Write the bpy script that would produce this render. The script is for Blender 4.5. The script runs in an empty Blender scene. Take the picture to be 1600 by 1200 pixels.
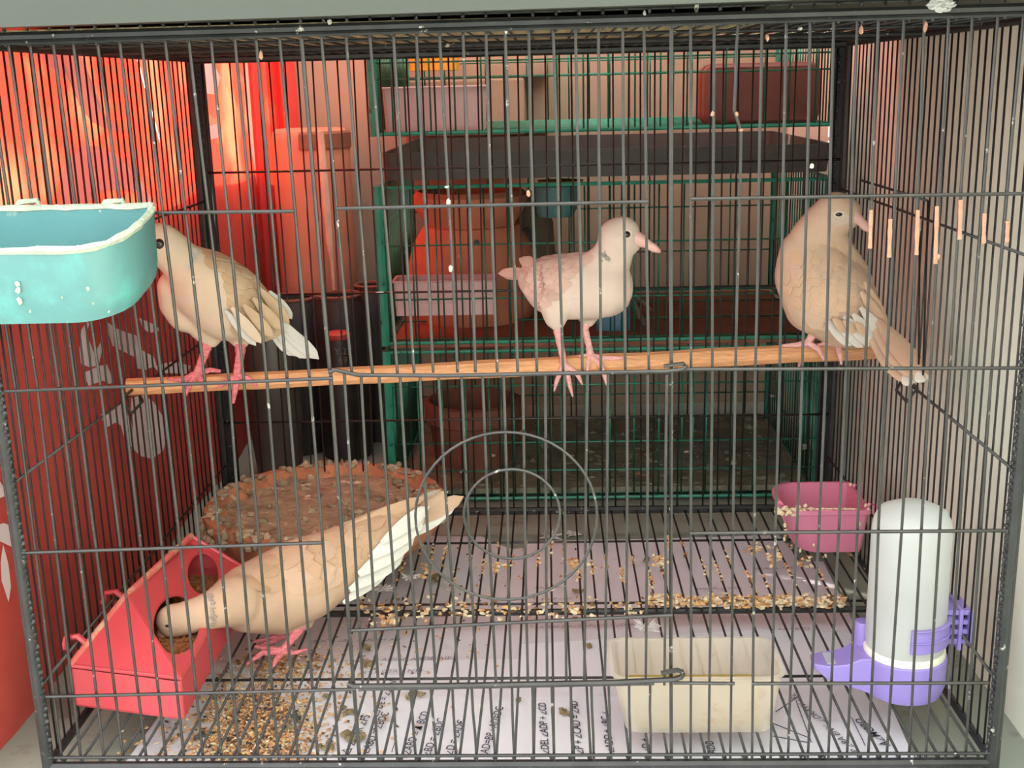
import bpy, bmesh, math, random
from mathutils import Vector, Matrix
from mathutils.bvhtree import BVHTree
random.seed(7)
SC = bpy.context.scene
COL = SC.collection
R = math.radians

# ------------------------------------------------------------------ camera
CAM = Vector((0.02775, -0.67063, 0.42255))
RX = Vector((0.99932419, 0.02852277, -0.02318641))
UP = Vector((0.01534882, 0.24936785, 0.96828719))
FW = Vector((-0.03340018, 0.9679887, -0.24876153))
F = 1823.4
cd = bpy.data.cameras.new('camera'); cam = bpy.data.objects.new('camera', cd); COL.objects.link(cam)
cd.sensor_width = 36.0; cd.lens = F / 1600 * 36.0; cd.clip_start = 0.01; cd.clip_end = 50
m = Matrix((RX, UP, -FW)).transposed().to_4x4(); m.translation = CAM; cam.matrix_world = m
SC.camera = cam

# ------------------------------------------------------------------ sky, sun, exposure
w = bpy.data.worlds.new('sky'); SC.world = w; w.use_nodes = True
nt = w.node_tree; bg = nt.nodes['Background']
bg.inputs['Color'].default_value = (0.95, 0.975, 0.99, 1); bg.inputs['Strength'].default_value = 2.95
sd = bpy.data.lights.new('sun', 'SUN'); sd.energy = 7.0; sd.angle = R(0.6); sd.color = (1.0, 0.94, 0.84)
sun = bpy.data.objects.new('sun', sd); COL.objects.link(sun)
sun.location = (-3, 0.5, 3)
sun.rotation_euler = Vector((0.80, -0.25, -0.52)).to_track_quat('-Z', 'Y').to_euler()
SC.view_settings.view_transform = 'Standard'; SC.view_settings.look = 'None'
SC.view_settings.exposure = 0.66; SC.view_settings.gamma = 1.0; SC.view_settings.use_curve_mapping = False

def ray(u, v): return FW + RX * ((u - 800) / F) + UP * ((600 - v) / F)
def atY(u, v, y):
    d = ray(u, v); return CAM + d * ((y - CAM.y) / d.y)
def atX(u, v, x):
    d = ray(u, v); return CAM + d * ((x - CAM.x) / d.x)
def atZ(u, v, z):
    d = ray(u, v); return CAM + d * ((z - CAM.z) / d.z)

# ------------------------------------------------------------------ materials
def lin(c):
    return tuple(((x / 255) / 12.92 if x / 255 <= 0.04045 else ((x / 255 + 0.055) / 1.055) ** 2.4) for x in c) + (1,)
MATS = {}
def M(name, rgb, rough=0.6, metal=0.0, var=0.12, vs=25, bump=0.15, bs=120, bd=0.001, spots=None,
      trans=0.0, alpha=0.0, tcol=None, tcol2=None, spec=0.5, stretch=None):
    mt = bpy.data.materials.new(name); mt.use_nodes = True; t = mt.node_tree; N = t.nodes; L = t.links
    p = N['Principled BSDF']; out = N['Material Output']
    p.inputs['Roughness'].default_value = rough; p.inputs['Metallic'].default_value = metal
    p.inputs['Specular IOR Level'].default_value = spec
    co = N.new('ShaderNodeTexCoord'); src = co.outputs['Object']
    if stretch:
        mp = N.new('ShaderNodeMapping'); mp.inputs['Scale'].default_value = stretch; L.new(src, mp.inputs[0]); src = mp.outputs[0]
    n1 = N.new('ShaderNodeTexNoise'); n1.inputs['Scale'].default_value = vs; n1.inputs['Detail'].default_value = 5
    L.new(src, n1.inputs['Vector'])
    base = lin(rgb)
    mx = N.new('ShaderNodeMix'); mx.data_type = 'RGBA'
    mx.inputs[6].default_value = tuple(min(1, c * (1 - var)) for c in base[:3]) + (1,)
    mx.inputs[7].default_value = tuple(min(1, c * (1 + var)) for c in base[:3]) + (1,)
    rm = N.new('ShaderNodeMapRange'); rm.inputs[1].default_value = 0.3; rm.inputs[2].default_value = 0.7
    L.new(n1.outputs['Fac'], rm.inputs[0]); L.new(rm.outputs[0], mx.inputs[0])
    cur = mx.outputs[2]
    for sp in (spots or []):
        c2, sc, th, soft = sp
        n2 = N.new('ShaderNodeTexNoise'); n2.inputs['Scale'].default_value = sc; n2.inputs['Detail'].default_value = 6
        n2.inputs['Roughness'].default_value = 0.65
        L.new(co.outputs['Object'], n2.inputs['Vector'])
        r2 = N.new('ShaderNodeMapRange'); r2.inputs[1].default_value = th; r2.inputs[2].default_value = th + soft
        L.new(n2.outputs['Fac'], r2.inputs[0])
        m2 = N.new('ShaderNodeMix'); m2.data_type = 'RGBA'; L.new(r2.outputs[0], m2.inputs[0]); L.new(cur, m2.inputs[6])
        m2.inputs[7].default_value = lin(c2); cur = m2.outputs[2]
    L.new(cur, p.inputs['Base Color'])
    if bump:
        nb = N.new('ShaderNodeTexNoise'); nb.inputs['Scale'].default_value = bs; nb.inputs['Detail'].default_value = 4
        L.new(src, nb.inputs['Vector'])
        b = N.new('ShaderNodeBump'); b.inputs['Strength'].default_value = bump; b.inputs['Distance'].default_value = bd
        L.new(nb.outputs['Fac'], b.inputs['Height']); L.new(b.outputs[0], p.inputs['Normal'])
    last = p.outputs[0]
    if trans:
        tr = N.new('ShaderNodeBsdfTranslucent')
        if tcol and tcol2:
            n3 = N.new('ShaderNodeTexNoise'); n3.inputs['Scale'].default_value = 11; n3.inputs['Detail'].default_value = 3; L.new(co.outputs['Object'], n3.inputs['Vector'])
            r3 = N.new('ShaderNodeMapRange'); r3.inputs[1].default_value = .5; r3.inputs[2].default_value = .68; L.new(n3.outputs['Fac'], r3.inputs[0])
            m3 = N.new('ShaderNodeMix'); m3.data_type = 'RGBA'; L.new(r3.outputs[0], m3.inputs[0]); m3.inputs[6].default_value = lin(tcol); m3.inputs[7].default_value = lin(tcol2)
            L.new(m3.outputs[2], tr.inputs['Color'])
        elif tcol: tr.inputs['Color'].default_value = lin(tcol)
        else: L.new(cur, tr.inputs['Color'])
        ms = N.new('ShaderNodeMixShader'); ms.inputs[0].default_value = trans
        L.new(last, ms.inputs[1]); L.new(tr.outputs[0], ms.inputs[2]); last = ms.outputs[0]
    if alpha:
        ta = N.new('ShaderNodeBsdfTransparent')
        ms = N.new('ShaderNodeMixShader'); ms.inputs[0].default_value = alpha
        L.new(last, ms.inputs[1]); L.new(ta.outputs[0], ms.inputs[2]); last = ms.outputs[0]
    L.new(last, out.inputs['Surface'])
    MATS[name] = mt
    return mt

m_wire = M('black_enamelled_wire', (57, 55, 53), 0.36, 0.3, 0.25, 60, 0.3, 400, 0.0004, spots=[((150, 146, 138), 130, 0.66, 0.03)])
m_wire_side = M('dark_enamelled_wire', (47, 45, 45), 0.45, 0.2, 0.2, 60, 0.3, 400, 0.0004, spots=[((140, 136, 128), 90, 0.7, 0.03)])
m_post = M('black_post_enamel', (44, 44, 44), 0.45, 0.2, 0.3, 50, 0.6, 300, 0.0006, spots=[((165, 160, 150), 120, 0.66, 0.03)])
m_green = M('green_enamelled_wire', (46, 136, 110), 0.45, 0.1, 0.2, 40, 0.3, 300, 0.0005, spots=[((20, 66, 55), 60, 0.6, 0.05)])
m_wood = M('perch_wood', (196, 138, 94), 0.6, 0, 0.22, 12, 0.4, 60, 0.0006, stretch=(4, 60, 60), spots=[((226, 196, 160), 160, 0.68, 0.03)])
m_teal = M('teal_plastic', (80, 124, 124), 0.42, 0, 0.08, 20, 0.2, 200, 0.0004, spots=[((190, 196, 175), 170, 0.71, 0.02), ((84, 150, 145), 18, 0.58, 0.15)])
m_tealcrust = M('dried_feed_crust', (160, 168, 150), 0.9, 0, 0.15, 90, 0.8, 350, 0.0015)
m_tealin = M('dusty_shaded_teal', (66, 118, 120), 0.5, 0, 0.12, 15, 0.3, 200, 0.0005, spots=[((150, 160, 148), 40, 0.62, 0.12)])  # darker teal copy holds the trough's inside shade, under pale dust patches
m_red = M('red_feeder_plastic', (190, 68, 75), 0.38, 0, 0.06, 15, 0.15, 150, 0.0004, spots=[((232, 140, 136), 150, 0.70, 0.03), ((176, 90, 80), 26, 0.66, 0.12)])
m_redin = M('feeder_inner', (150, 40, 44), 0.6, 0, 0.2, 30, 0.2, 100)
m_seedfill = M('feeder_seed', (150, 92, 52), 0.9, 0, 0.5, 220, 1.0, 500, 0.002)
m_redtop = M('dusty_red_plastic', (196, 92, 86), 0.7, 0, 0.2, 40, 0.4, 200, 0.0006, spots=[((182, 150, 122), 45, 0.52, 0.12)])
m_pink = M('pink_cup_plastic', (208, 124, 148), 0.4, 0, 0.06, 20, 0.15, 150, 0.0004, spots=[((236, 214, 196), 110, 0.69, 0.03)])
m_purple = M('lilac_plastic', (142, 124, 192), 0.35, 0, 0.05, 20, 0.1, 150, 0.0004)
m_milky = M('frosted_plastic', (228, 232, 230), 0.3, 0, 0.06, 18, 0.1, 100, 0.0004, trans=0.5, alpha=0.2)
m_lime = M('limescale_ring', (225, 224, 205), 0.8, 0, 0.1, 80, 0.5, 400, 0.0006)
m_tub = M('milky_tub_plastic', (228, 220, 206), 0.3, 0, 0.06, 22, 0.15, 120, 0.0005, trans=0.45, alpha=0.45, spots=[((214, 184, 156), 22, 0.6, 0.12)])
m_water = M('cloudy_water', (196, 172, 92), 0.05, 0, 0.05, 20, 0.1, 30, 0.0005, trans=0.4, alpha=0.2)
m_clay = M('terracotta_dish', (186, 122, 88), 0.85, 0, 0.22, 30, 0.8, 120, 0.002, spots=[((196, 176, 150), 65, 0.62, 0.06), ((96, 74, 56), 28, 0.57, 0.1)])
m_crust = M('dried_droppings_crust', (160, 142, 116), 0.95, 0, 0.35, 45, 1.0, 160, 0.003, spots=[((214, 200, 172), 60, 0.6, 0.05), ((142, 104, 76), 30, 0.60, 0.08)])
m_paper = M('white_paper', (234, 233, 240), 0.8, 0, 0.03, 12, 0.1, 60, 0.0005, trans=0.1)
m_paper2 = M('greyish_paper', (222, 216, 222), 0.8, 0, 0.05, 9, 0.15, 40, 0.0008, spots=[((196, 184, 180), 12, 0.6, 0.1)])
m_ink = M('ballpoint_ink', (58, 60, 74), 0.7, 0, 0.1)
m_inkpale = M('faded_ink', (126, 120, 130), 0.7, 0, 0.1)
m_floor = M('painted_cement_floor', (140, 146, 133), 0.8, 0, 0.12, 8, 0.4, 60, 0.001, spots=[((110, 104, 92), 14, 0.6, 0.1), ((150, 152, 140), 50, 0.68, 0.05)])
m_wallback = M('grey_cement_wall', (164, 146, 124), 0.9, 0, 0.1, 6, 0.5, 60, 0.0015, spots=[((112, 88, 72), 55, 0.7, 0.03)])
m_wallwhite = M('cream_painted_wall', (232, 240, 222), 0.8, 0, 0.04, 5, 0.25, 50, 0.001, spots=[((188, 190, 176), 60, 0.72, 0.02)])
m_slab = M('grey_green_slab', (55, 60, 52), 0.5, 0, 0.08, 6, 0.2, 60, 0.0008)
m_banner = M('red_vinyl_banner', (222, 104, 97), 0.5, 0, 0.08, 8, 0.35, 12, 0.003, trans=0.45, tcol=(255, 66, 46), tcol2=(255, 132, 92))  # tcol2 paints orange sunlit patches into the transmitted colour
m_letter = M('white_banner_print', (246, 236, 240), 0.6, 0, 0.04, 12, 0.1, 30, 0.0005, trans=0.2, tcol=(236, 190, 190))
m_black = M('black_plastic_tray', (66, 66, 62), 0.5, 0, 0.2, 20, 0.3, 120, 0.0006, spots=[((88, 74, 62), 14, 0.58, 0.1)])
m_litter = M('brown_tray_litter', (92, 72, 58), 0.95, 0, 0.4, 40, 1.0, 150, 0.003, spots=[((128, 104, 82), 40, 0.6, 0.06)])
m_soil = M('littered_tray_floor', (122, 122, 102), 0.95, 0, 0.35, 30, 1.0, 120, 0.003, spots=[((176, 168, 150), 90, 0.66, 0.03), ((130, 88, 66), 25, 0.6, 0.08)])
m_pinkbox = M('pinkish_white_plastic', (206, 168, 166), 0.5, 0, 0.06, 20, 0.15, 80, 0.0005)
m_yellow = M('yellow_plastic', (226, 160, 24), 0.4, 0, 0.1, 30, 0.1)
m_redbox = M('brick_red_box', (122, 70, 60), 0.6, 0, 0.1, 20, 0.2, 80, 0.0006)
m_pot = M('orange_clay_pot', (190, 118, 88), 0.75, 0, 0.12, 25, 0.4, 120, 0.001, spots=[((214, 160, 120), 80, 0.68, 0.03)])
m_darkpot = M('dark_red_clay_and_lit_lip', (122, 74, 58), 0.85, 0, 0.2, 30, 0.5, 120, 0.001)
m_greypot = M('grey_clay', (112, 98, 82), 0.9, 0, 0.2, 30, 0.6, 120, 0.0015)
m_blue = M('blue_plastic', (74, 124, 150), 0.4, 0, 0.1, 30, 0.1)
m_jar = M('soot_black_clay', (46, 42, 40), 0.55, 0, 0.3, 18, 0.4, 90, 0.001, spots=[((86, 70, 60), 18, 0.62, 0.08)])
m_smoke = M('smoky_plastic', (78, 72, 66), 0.35, 0, 0.2, 14, 0.4, 40, 0.002)
m_lid = M('red_lid', (170, 66, 58), 0.5)
m_tube = M('salmon_clay_tube', (192, 124, 98), 0.8, 0, 0.12, 20, 0.4, 90, 0.001)
m_tubecap = M('brown_tube_band', (136, 84, 62), 0.85, 0, 0.15, 30, 0.4)
m_stick = M('whitewashed_stick', (206, 174, 150), 0.8, 0, 0.15, 40, 0.4)
m_board = M('brown_shelf_board', (142, 88, 66), 0.8, 0, 0.2, 20, 0.3, 100)
m_mat = M('woven_cane_mat', (176, 158, 122), 0.9, 0, 0.45, 420, 1.0, 500, 0.002)
m_husk = [M('pale_husk', (214, 196, 160), 0.9, 0, 0.2, 200, 0.6), M('tan_seed', (204, 158, 104), 0.8, 0, 0.2, 200, 0.5),
          M('orange_seed', (196, 142, 104), 0.8, 0, 0.2, 200, 0.5), M('brown_seed', (120, 84, 56), 0.8, 0, 0.3, 200, 0.5),
          M('dark_seed', (58, 52, 48), 0.8, 0, 0.3, 200, 0.5)]
m_drop = M('green_brown_dropping', (132, 116, 84), 0.95, 0, 0.3, 120, 1.0, 300, 0.002)
m_dropdark = M('dark_dropping', (78, 78, 72), 0.95, 0, 0.3, 120, 1.0, 300, 0.002)
m_down = M('white_down', (232, 230, 228), 0.95, 0, 0.05, 80, 0.6, 500, 0.001, trans=0.35, alpha=0.25)
m_stain = M('peach_wire_crust', (176, 128, 106), 0.9, 0, 0.15, 200, 0.8, 500, 0.001)
m_white = M('white_crust', (180, 176, 164), 0.9, 0, 0.08, 200, 0.8, 500, 0.001)
m_legpink = M('pink_scaly_leg', (214, 158, 152), 0.6, 0, 0.15, 180, 0.9, 900, 0.0008, stretch=(1, 1, 3))
m_legred = M('red_scaly_leg', (206, 112, 118), 0.6, 0, 0.3, 260, 0.9, 900, 0.0008, stretch=(1, 1, 3))
m_beak = M('pink_beak', (206, 160, 150), 0.45, 0, 0.08, 60, 0.1)
m_eye = M('dark_eye', (34, 24, 24), 0.08, 0, 0.1)
m_eyering = M('pale_eye_ring', (216, 204, 190), 0.8)
m_cleft = M('collar_grey', (134, 130, 118), 0.9, 0, 0.4, 300, 0.8, 600, 0.001)

def plumage(name, rgb, var=0.07, spots=None):
    rgb = tuple(c * k for c, k in zip(rgb, (.87, .875, .89)))
    return M(name, rgb, 0.85, 0, var, 40, 0.35, 420, 0.0007, spots=spots, spec=0.25)

# ------------------------------------------------------------------ object helpers
def tag(o, label=None, cat=None, group=None, kind=None):
    if label: o['label'] = label
    if cat: o['category'] = cat
    if group: o['group'] = group
    if kind: o['kind'] = kind
    return o
def thing(name, loc, label, cat, group=None):
    o = bpy.data.objects.new(name, None); o.empty_display_size = 0.02; COL.objects.link(o); o.location = loc
    return tag(o, label, cat, group)
WL = {}
def wloc(o):
    v = Vector((0, 0, 0))
    while o is not None: v += o.location; o = o.parent
    return v
class MB:
    def __init__(s): s.v = []; s.f = []; s.mi = []
    def add(s, vs, fs, mi=0):
        k = len(s.v); s.v += [Vector(x) for x in vs]; s.f += [tuple(i + k for i in f) for f in fs]; s.mi += [mi] * len(fs)
    def box(s, lo, hi, mi=0, rot=None):
        x0, y0, z0 = lo; x1, y1, z1 = hi
        vs = [Vector(p) for p in ((x0, y0, z0), (x1, y0, z0), (x1, y1, z0), (x0, y1, z0), (x0, y0, z1), (x1, y0, z1), (x1, y1, z1), (x0, y1, z1))]
        if rot:
            c = sum(vs, Vector()) / 8; q = Matrix.Rotation(rot, 3, 'Z'); vs = [q @ (p - c) + c for p in vs]
        s.add(vs, [(0, 3, 2, 1), (4, 5, 6, 7), (0, 1, 5, 4), (1, 2, 6, 5), (2, 3, 7, 6), (3, 0, 4, 7)], mi)
    def tube(s, pts, r, n=6, mi=0, flat=1.0):
        pts = [Vector(p) for p in pts]; rs = r if isinstance(r, (list, tuple)) else [r] * len(pts)
        k = len(s.v); prev = None
        for i, p in enumerate(pts):
            t = (pts[min(i + 1, len(pts) - 1)] - pts[max(i - 1, 0)])
            if t.length < 1e-9: t = Vector((0, 0, 1))
            t.normalize()
            a = prev - t * prev.dot(t) if prev is not None else t.cross(Vector((0.13, 0.98, 0.1)))
            if a.length < 1e-5: a = t.cross(Vector((1, 0, 0)))
            a.normalize(); prev = a; b = t.cross(a)
            for j in range(n):
                q = 2 * math.pi * (j + 0.5) / n
                s.v.append(p + a * (math.cos(q) * rs[i]) + b * (math.sin(q) * rs[i] * flat))
        for i in range(len(pts) - 1):
            for j in range(n):
                s.f.append((k + i * n + j, k + i * n + (j + 1) % n, k + (i + 1) * n + (j + 1) % n, k + (i + 1) * n + j)); s.mi.append(mi)
        s.f.append(tuple(k + j for j in reversed(range(n)))); s.mi.append(mi)
        e = k + (len(pts) - 1) * n; s.f.append(tuple(e + j for j in range(n))); s.mi.append(mi)
    def lathe(s, prof, c, n=28, mi=0, sx=1.0, sy=1.0, close=False, wob=0.0, mat3=None):
        k = len(s.v); c = Vector(c)
        for i, (r, z) in enumerate(prof):
            for j in range(n):
                a = 2 * math.pi * j / n; rr = r * (1 + wob * (random.random() - 0.5))
                p = Vector((math.cos(a) * rr * sx, math.sin(a) * rr * sy, z + (wob * 0.03 * (random.random() - 0.5))))
                if mat3: p = mat3 @ p
                s.v.append(c + p)
        for i in range(len(prof) - 1):
            for j in range(n):
                s.f.append((k + i * n + j, k + i * n + (j + 1) % n, k + (i + 1) * n + (j + 1) % n, k + (i + 1) * n + j)); s.mi.append(mi)
        s.f.append(tuple(k + j for j in reversed(range(n)))); s.mi.append(mi)
        e = k + (len(prof) - 1) * n; s.f.append(tuple(e + j for j in range(n))); s.mi.append(mi)
    def blob(s, c, r, mi=0, jit=0.25, sub=1, axes=None):
        b = bmesh.new(); bmesh.ops.create_icosphere(b, subdivisions=sub, radius=1)
        rr = r if isinstance(r, (tuple, list)) else (r, r, r)
        vs = []
        for v in b.verts:
            q = 1 + (random.random() - 0.5) * jit
            p = Vector((v.co.x * rr[0] * q, v.co.y * rr[1] * q, v.co.z * rr[2] * q))
            if axes: p = axes @ p
            vs.append(Vector(c) + p)
        b.verts.ensure_lookup_table(); fs = [tuple(v.index for v in f.verts) for f in b.faces]; b.free()
        s.add(vs, fs, mi)
    def loft(s, rings, mi=0, cap0=True, cap1=True, closed=True):
        k = len(s.v); n = len(rings[0])
        for rg in rings: s.v += [Vector(p) for p in rg]
        for i in range(len(rings) - 1):
            for j in range(n if closed else n - 1):
                s.f.append((k + i * n + j, k + i * n + (j + 1) % n, k + (i + 1) * n + (j + 1) % n, k + (i + 1) * n + j)); s.mi.append(mi)
        if cap0: s.f.append(tuple(k + j for j in reversed(range(n)))); s.mi.append(mi)
        if cap1:
            e = k + (len(rings) - 1) * n; s.f.append(tuple(e + j for j in range(n))); s.mi.append(mi)
    def build(s, name, mat, parent=None, loc=None, smooth=True, bevel=0, sub=0, angle=40):
        base = wloc(parent) if parent is not None else Vector(loc if loc is not None else (0, 0, 0))
        me = bpy.data.meshes.new(name); me.from_pydata([v - base for v in s.v], [], s.f); me.update()
        mats = mat if isinstance(mat, (list, tuple)) else [mat]
        for x in mats: me.materials.append(x)
        if len(mats) > 1: me.polygons.foreach_set('material_index', s.mi)
        bm = bmesh.new(); bm.from_mesh(me); bmesh.ops.recalc_face_normals(bm, faces=bm.faces); bm.to_mesh(me); bm.free()
        if smooth:
            me.polygons.foreach_set('use_smooth', [True] * len(me.polygons))
            try: me.set_sharp_from_angle(angle=R(angle))
            except Exception: pass
        o = bpy.data.objects.new(name, me); COL.objects.link(o)
        if parent is not None: o.parent = parent
        else: o.location = base
        if bevel:
            b = o.modifiers.new('bevel', 'BEVEL'); b.width = bevel; b.segments = 2; b.limit_method = 'ANGLE'
        if sub:
            b = o.modifiers.new('sub', 'SUBSURF'); b.levels = sub; b.render_levels = sub
        return o

def unit_rod(name, r, mat, n=6):
    b = MB(); b.tube([(0, 0, 0), (0, 0, 1)], r, n)
    me = bpy.data.meshes.new(name); me.from_pydata(b.v, [], b.f); me.materials.append(mat)
    me.polygons.foreach_set('use_smooth', [len(f) == 4 for f in b.f]); me.update()
    return me
def rod(mesh, p0, p1, parent, name='bar'):
    p0 = Vector(p0); p1 = Vector(p1); d = p1 - p0
    o = bpy.data.objects.new(name, mesh); COL.objects.link(o); o.parent = parent
    o.location = p0 - wloc(parent); o.scale = (1, 1, d.length); o.rotation_mode = 'QUATERNION'
    o.rotation_quaternion = d.to_track_quat('Z', 'Y')
    return o
def rrect(x0, y0, x1, y1, r, z, n=5):
    r4 = r if isinstance(r, (tuple, list)) else (r,) * 4
    out = []
    for (cx, cy, a0, q) in ((x1, y1, 0, r4[2]), (x0, y1, 90, r4[3]), (x0, y0, 180, r4[0]), (x1, y0, 270, r4[1])):
        ox = cx - q if cx == x1 else cx + q; oy = cy - q if cy == y1 else cy + q
        for k in range(n + 1):
            a = R(a0 + 90 * k / n); out.append(Vector((ox + q * math.cos(a), oy + q * math.sin(a), z)))
    return out

FLOOR = -0.026
# ------------------------------------------------------------------ setting
b = MB(); b.box((-2.5, -2.6, FLOOR - 0.1), (2.0, 1.1, FLOOR)); tag(b.build('floor', m_floor, smooth=False), 'grey green painted cement floor', kind='structure')
b = MB(); b.box((-0.40, 0.95, FLOOR), (1.0, 1.07, 1.6)); tag(b.build('wall_back', m_wallback, smooth=False), 'bare cement wall behind the cages', kind='structure')
b = MB(); b.box((0.352, -1.3, FLOOR), (0.5, 0.95, 1.6)); tag(b.build('wall_right', m_wallwhite, smooth=False), 'cream painted wall on the right', kind='structure')
b = MB(); b.box((-0.52, -0.001, FLOOR), (-0.385, 0.95, 0.322)); tag(b.build('wall_left', m_wallback, smooth=False), 'low parapet wall behind the red banner', kind='structure')
b = MB(); b.box((-0.362, -0.033, 0.4635), (0.352, 0.47, 0.60))
b.add([(-.362, -.045, .4565), (.352, -.045, .4622), (.352, -.0335, .4622), (-.362, -.0335, .4565), (-.362, -.045, .6), (.352, -.045, .6), (.352, -.0335, .6), (-.362, -.0335, .6)], [(0, 3, 2, 1), (4, 5, 6, 7), (0, 1, 5, 4), (1, 2, 6, 5), (2, 3, 7, 6), (3, 0, 4, 7)])
tag(b.build('ceiling', m_slab, smooth=False), 'grey green painted slab above the cage', kind='structure')

# ------------------------------------------------------------------ banner
BX = -0.368
bt = thing('banner', (BX, 0.4, FLOOR), 'red vinyl banner with white letters hung along the left side of the black cage', 'banner')
def bdep(y, z): return BX + 0.004 * math.sin(y * 21 + z * 9) + 0.003 * math.sin(z * 17 + y * 5)
slit = [(0.4845, 0.457), (0.500, 0.40), (0.5205, 0.372)]
b = MB()
def slit_y(z):  # left edge of the tear
    return 0.4845 + (0.457 - z) * 0.50
ys = [-0.9 + i * 0.03 for i in range(0, 62)]; zs = [FLOOR + 0.001 + i * 0.0246 for i in range(0, 31)]
def sheet(y0, y1f, lower_z, name, thick=0.0007):
    pass
# front sheet: everything up to the tear; rear sheet: behind it, continuing to the fold
def grid(fn, nu, nv, mi=0):
    k = len(b.v)
    for i in range(nu + 1):
        for j in range(nv + 1): b.v.append(Vector(fn(i / nu, j / nv)))
    for i in range(nu):
        for j in range(nv):
            q = k + i * (nv + 1) + j; b.f.append((q, q + nv + 1, q + nv + 2, q + 1)); b.mi.append(mi)
def tear(z):
    if z > 0.47: return 0.4785
    if z > 0.375: return 0.4845 + (0.4557 - z) * 0.42
    return 0.518 + (0.375 - z) * 0.3
def front_sheet(a, c):
    z = FLOOR + 0.001 + c * 1.35  # unseen upper banner, carried high to block sun from the back area
    y = -0.001 + a * (tear(z) + 0.001)
    return (bdep(y, z), y, z)
grid(front_sheet, 24, 90)
fs = b.build('front_sheet', m_banner, bt)
b = MB()
def rear_sheet(a, c):
    z = FLOOR + 0.001 + c * 1.35
    y0 = tear(z) + (-.002 if z > .47 else 0.0085 if z > 0.375 else (0.0022 if z > 0.352 and int(z * 700) % 5 else -0.002))
    y = y0 + a * (0.93 - y0)
    return (bdep(y, z) - 0.0015 * (1 - a), y, z)
grid(rear_sheet, 24, 110)
# folded end hanging loose in front of the back wall
def fold(a, c):
    z = FLOOR + 0.06 + c * 0.69; x = BX + 0.002 + a * (0.066 - 0.012 * c)
    return (x, 0.925 - 0.022 * math.sin(a * 9.5 + 0.4), z)
grid(fold, 16, 16)
rs = b.build('rear_sheet', m_banner, bt)
def letter(px, x=BX + 0.0085):
    pts = [atX(u, v, x) for u, v in px]
    bm = bmesh.new(); vs = [bm.verts.new(p) for p in pts]
    f = bm.faces.new(vs); bmesh.ops.triangulate(bm, faces=[f])
    bmesh.ops.subdivide_edges(bm, edges=bm.edges[:], cuts=3, use_grid_fill=True)
    bmesh.ops.triangulate(bm, faces=bm.faces[:])
    for v in bm.verts: v.co.x = bdep(v.co.y, v.co.z) + 0.0009
    me = bpy.data.meshes.new('letter'); 
    for v in bm.verts: v.co -= Vector(bt.location)
    bm.to_mesh(me); bm.free(); me.materials.append(m_letter)
    o = bpy.data.objects.new('letter', me); COL.objects.link(o); o.parent = bt; return o
letter([(101, 335), (99, 290), (106, 262), (120, 242), (140, 229), (165, 228), (185, 236), (203, 252), (225, 280), (240, 305), (250, 322), (236, 326), (222, 300), (200, 297), (175, 297), (158, 303), (150, 322), (146, 335)])
letter([(72, 84), (104, 84), (116, 96), (128, 112), (112, 118), (96, 108)])
letter([(110, 84), (146, 84), (156, 112), (162, 150), (176, 178), (206, 206), (186, 204), (160, 190), (142, 165), (132, 130)])
letter([(306, 92), (340, 92), (352, 120), (348, 148), (330, 145), (316, 120)])
letter([(322, 206), (350, 192), (352, 214), (338, 220)])
letter([(147, 502), (138, 515), (136, 545), (139, 568), (152, 574), (166, 570), (172, 550), (171, 533), (162, 548), (154, 550), (148, 540), (146, 520), (151, 506)])
letter([(183, 503), (200, 513), (238, 525), (243, 546), (262, 557), (266, 570), (250, 578), (235, 575), (233, 558), (192, 540), (185, 520)])
letter([(238, 496), (258, 506), (270, 516), (254, 520), (244, 512)])
letter([(142, 583), (165, 572), (180, 569), (192, 596), (184, 600), (172, 594), (151, 603)])
letter([(262, 572), (288, 564), (310, 572), (306, 584), (270, 582)])
letter([(168, 648), (206, 628), (213, 650), (206, 662), (203, 682), (199, 664), (190, 660), (175, 669)])
letter([(222, 622), (245, 616), (262, 628), (275, 650), (282, 680), (272, 705), (250, 717), (228, 712), (213, 696), (206, 672), (210, 650), (222, 622),
        ][:-1] + [(217, 648), (214, 662), (220, 675), (235, 679), (254, 669), (258, 656), (248, 642), (232, 640), (218, 646)])
letter([(-8, 770), (22, 752), (33, 773), (-8, 788)])
letter([(-8, 826), (20, 817), (30, 820), (35, 846), (40, 850), (30, 854), (12, 846), (-8, 848)])
letter([(16, 850), (9, 878), (8, 908), (18, 941), (24, 916), (22, 880)])

# ------------------------------------------------------------------ the black cage
HX = 0.305; CH = 0.4532; CD = 0.452
cage = thing('bird_cage', (0, 0.22, FLOOR), 'large black wire bird cage holding four doves on a wooden perch', 'cage')
W_f = unit_rod('front_wire', 0.00092, m_wire); W_s = unit_rod('side_wire', 0.00074, m_wire_side); W_h = unit_rod('cross_wire', 0.0011, m_wire)
W_b = unit_rod('back_wire', 0.00085, m_wire_side); W_g = unit_rod('grate_wire', 0.00095, m_wire_side)
def wobble(p0, p1, amp=0.0006, n=4):
    out = []
    for i in range(n + 1):
        q = p0.lerp(p1, i / n)
        if 0 < i < n: q = q + Vector(((random.random() - .5) * amp * 2, (random.random() - .5) * amp, 0))
        out.append(q)
    return out
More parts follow.
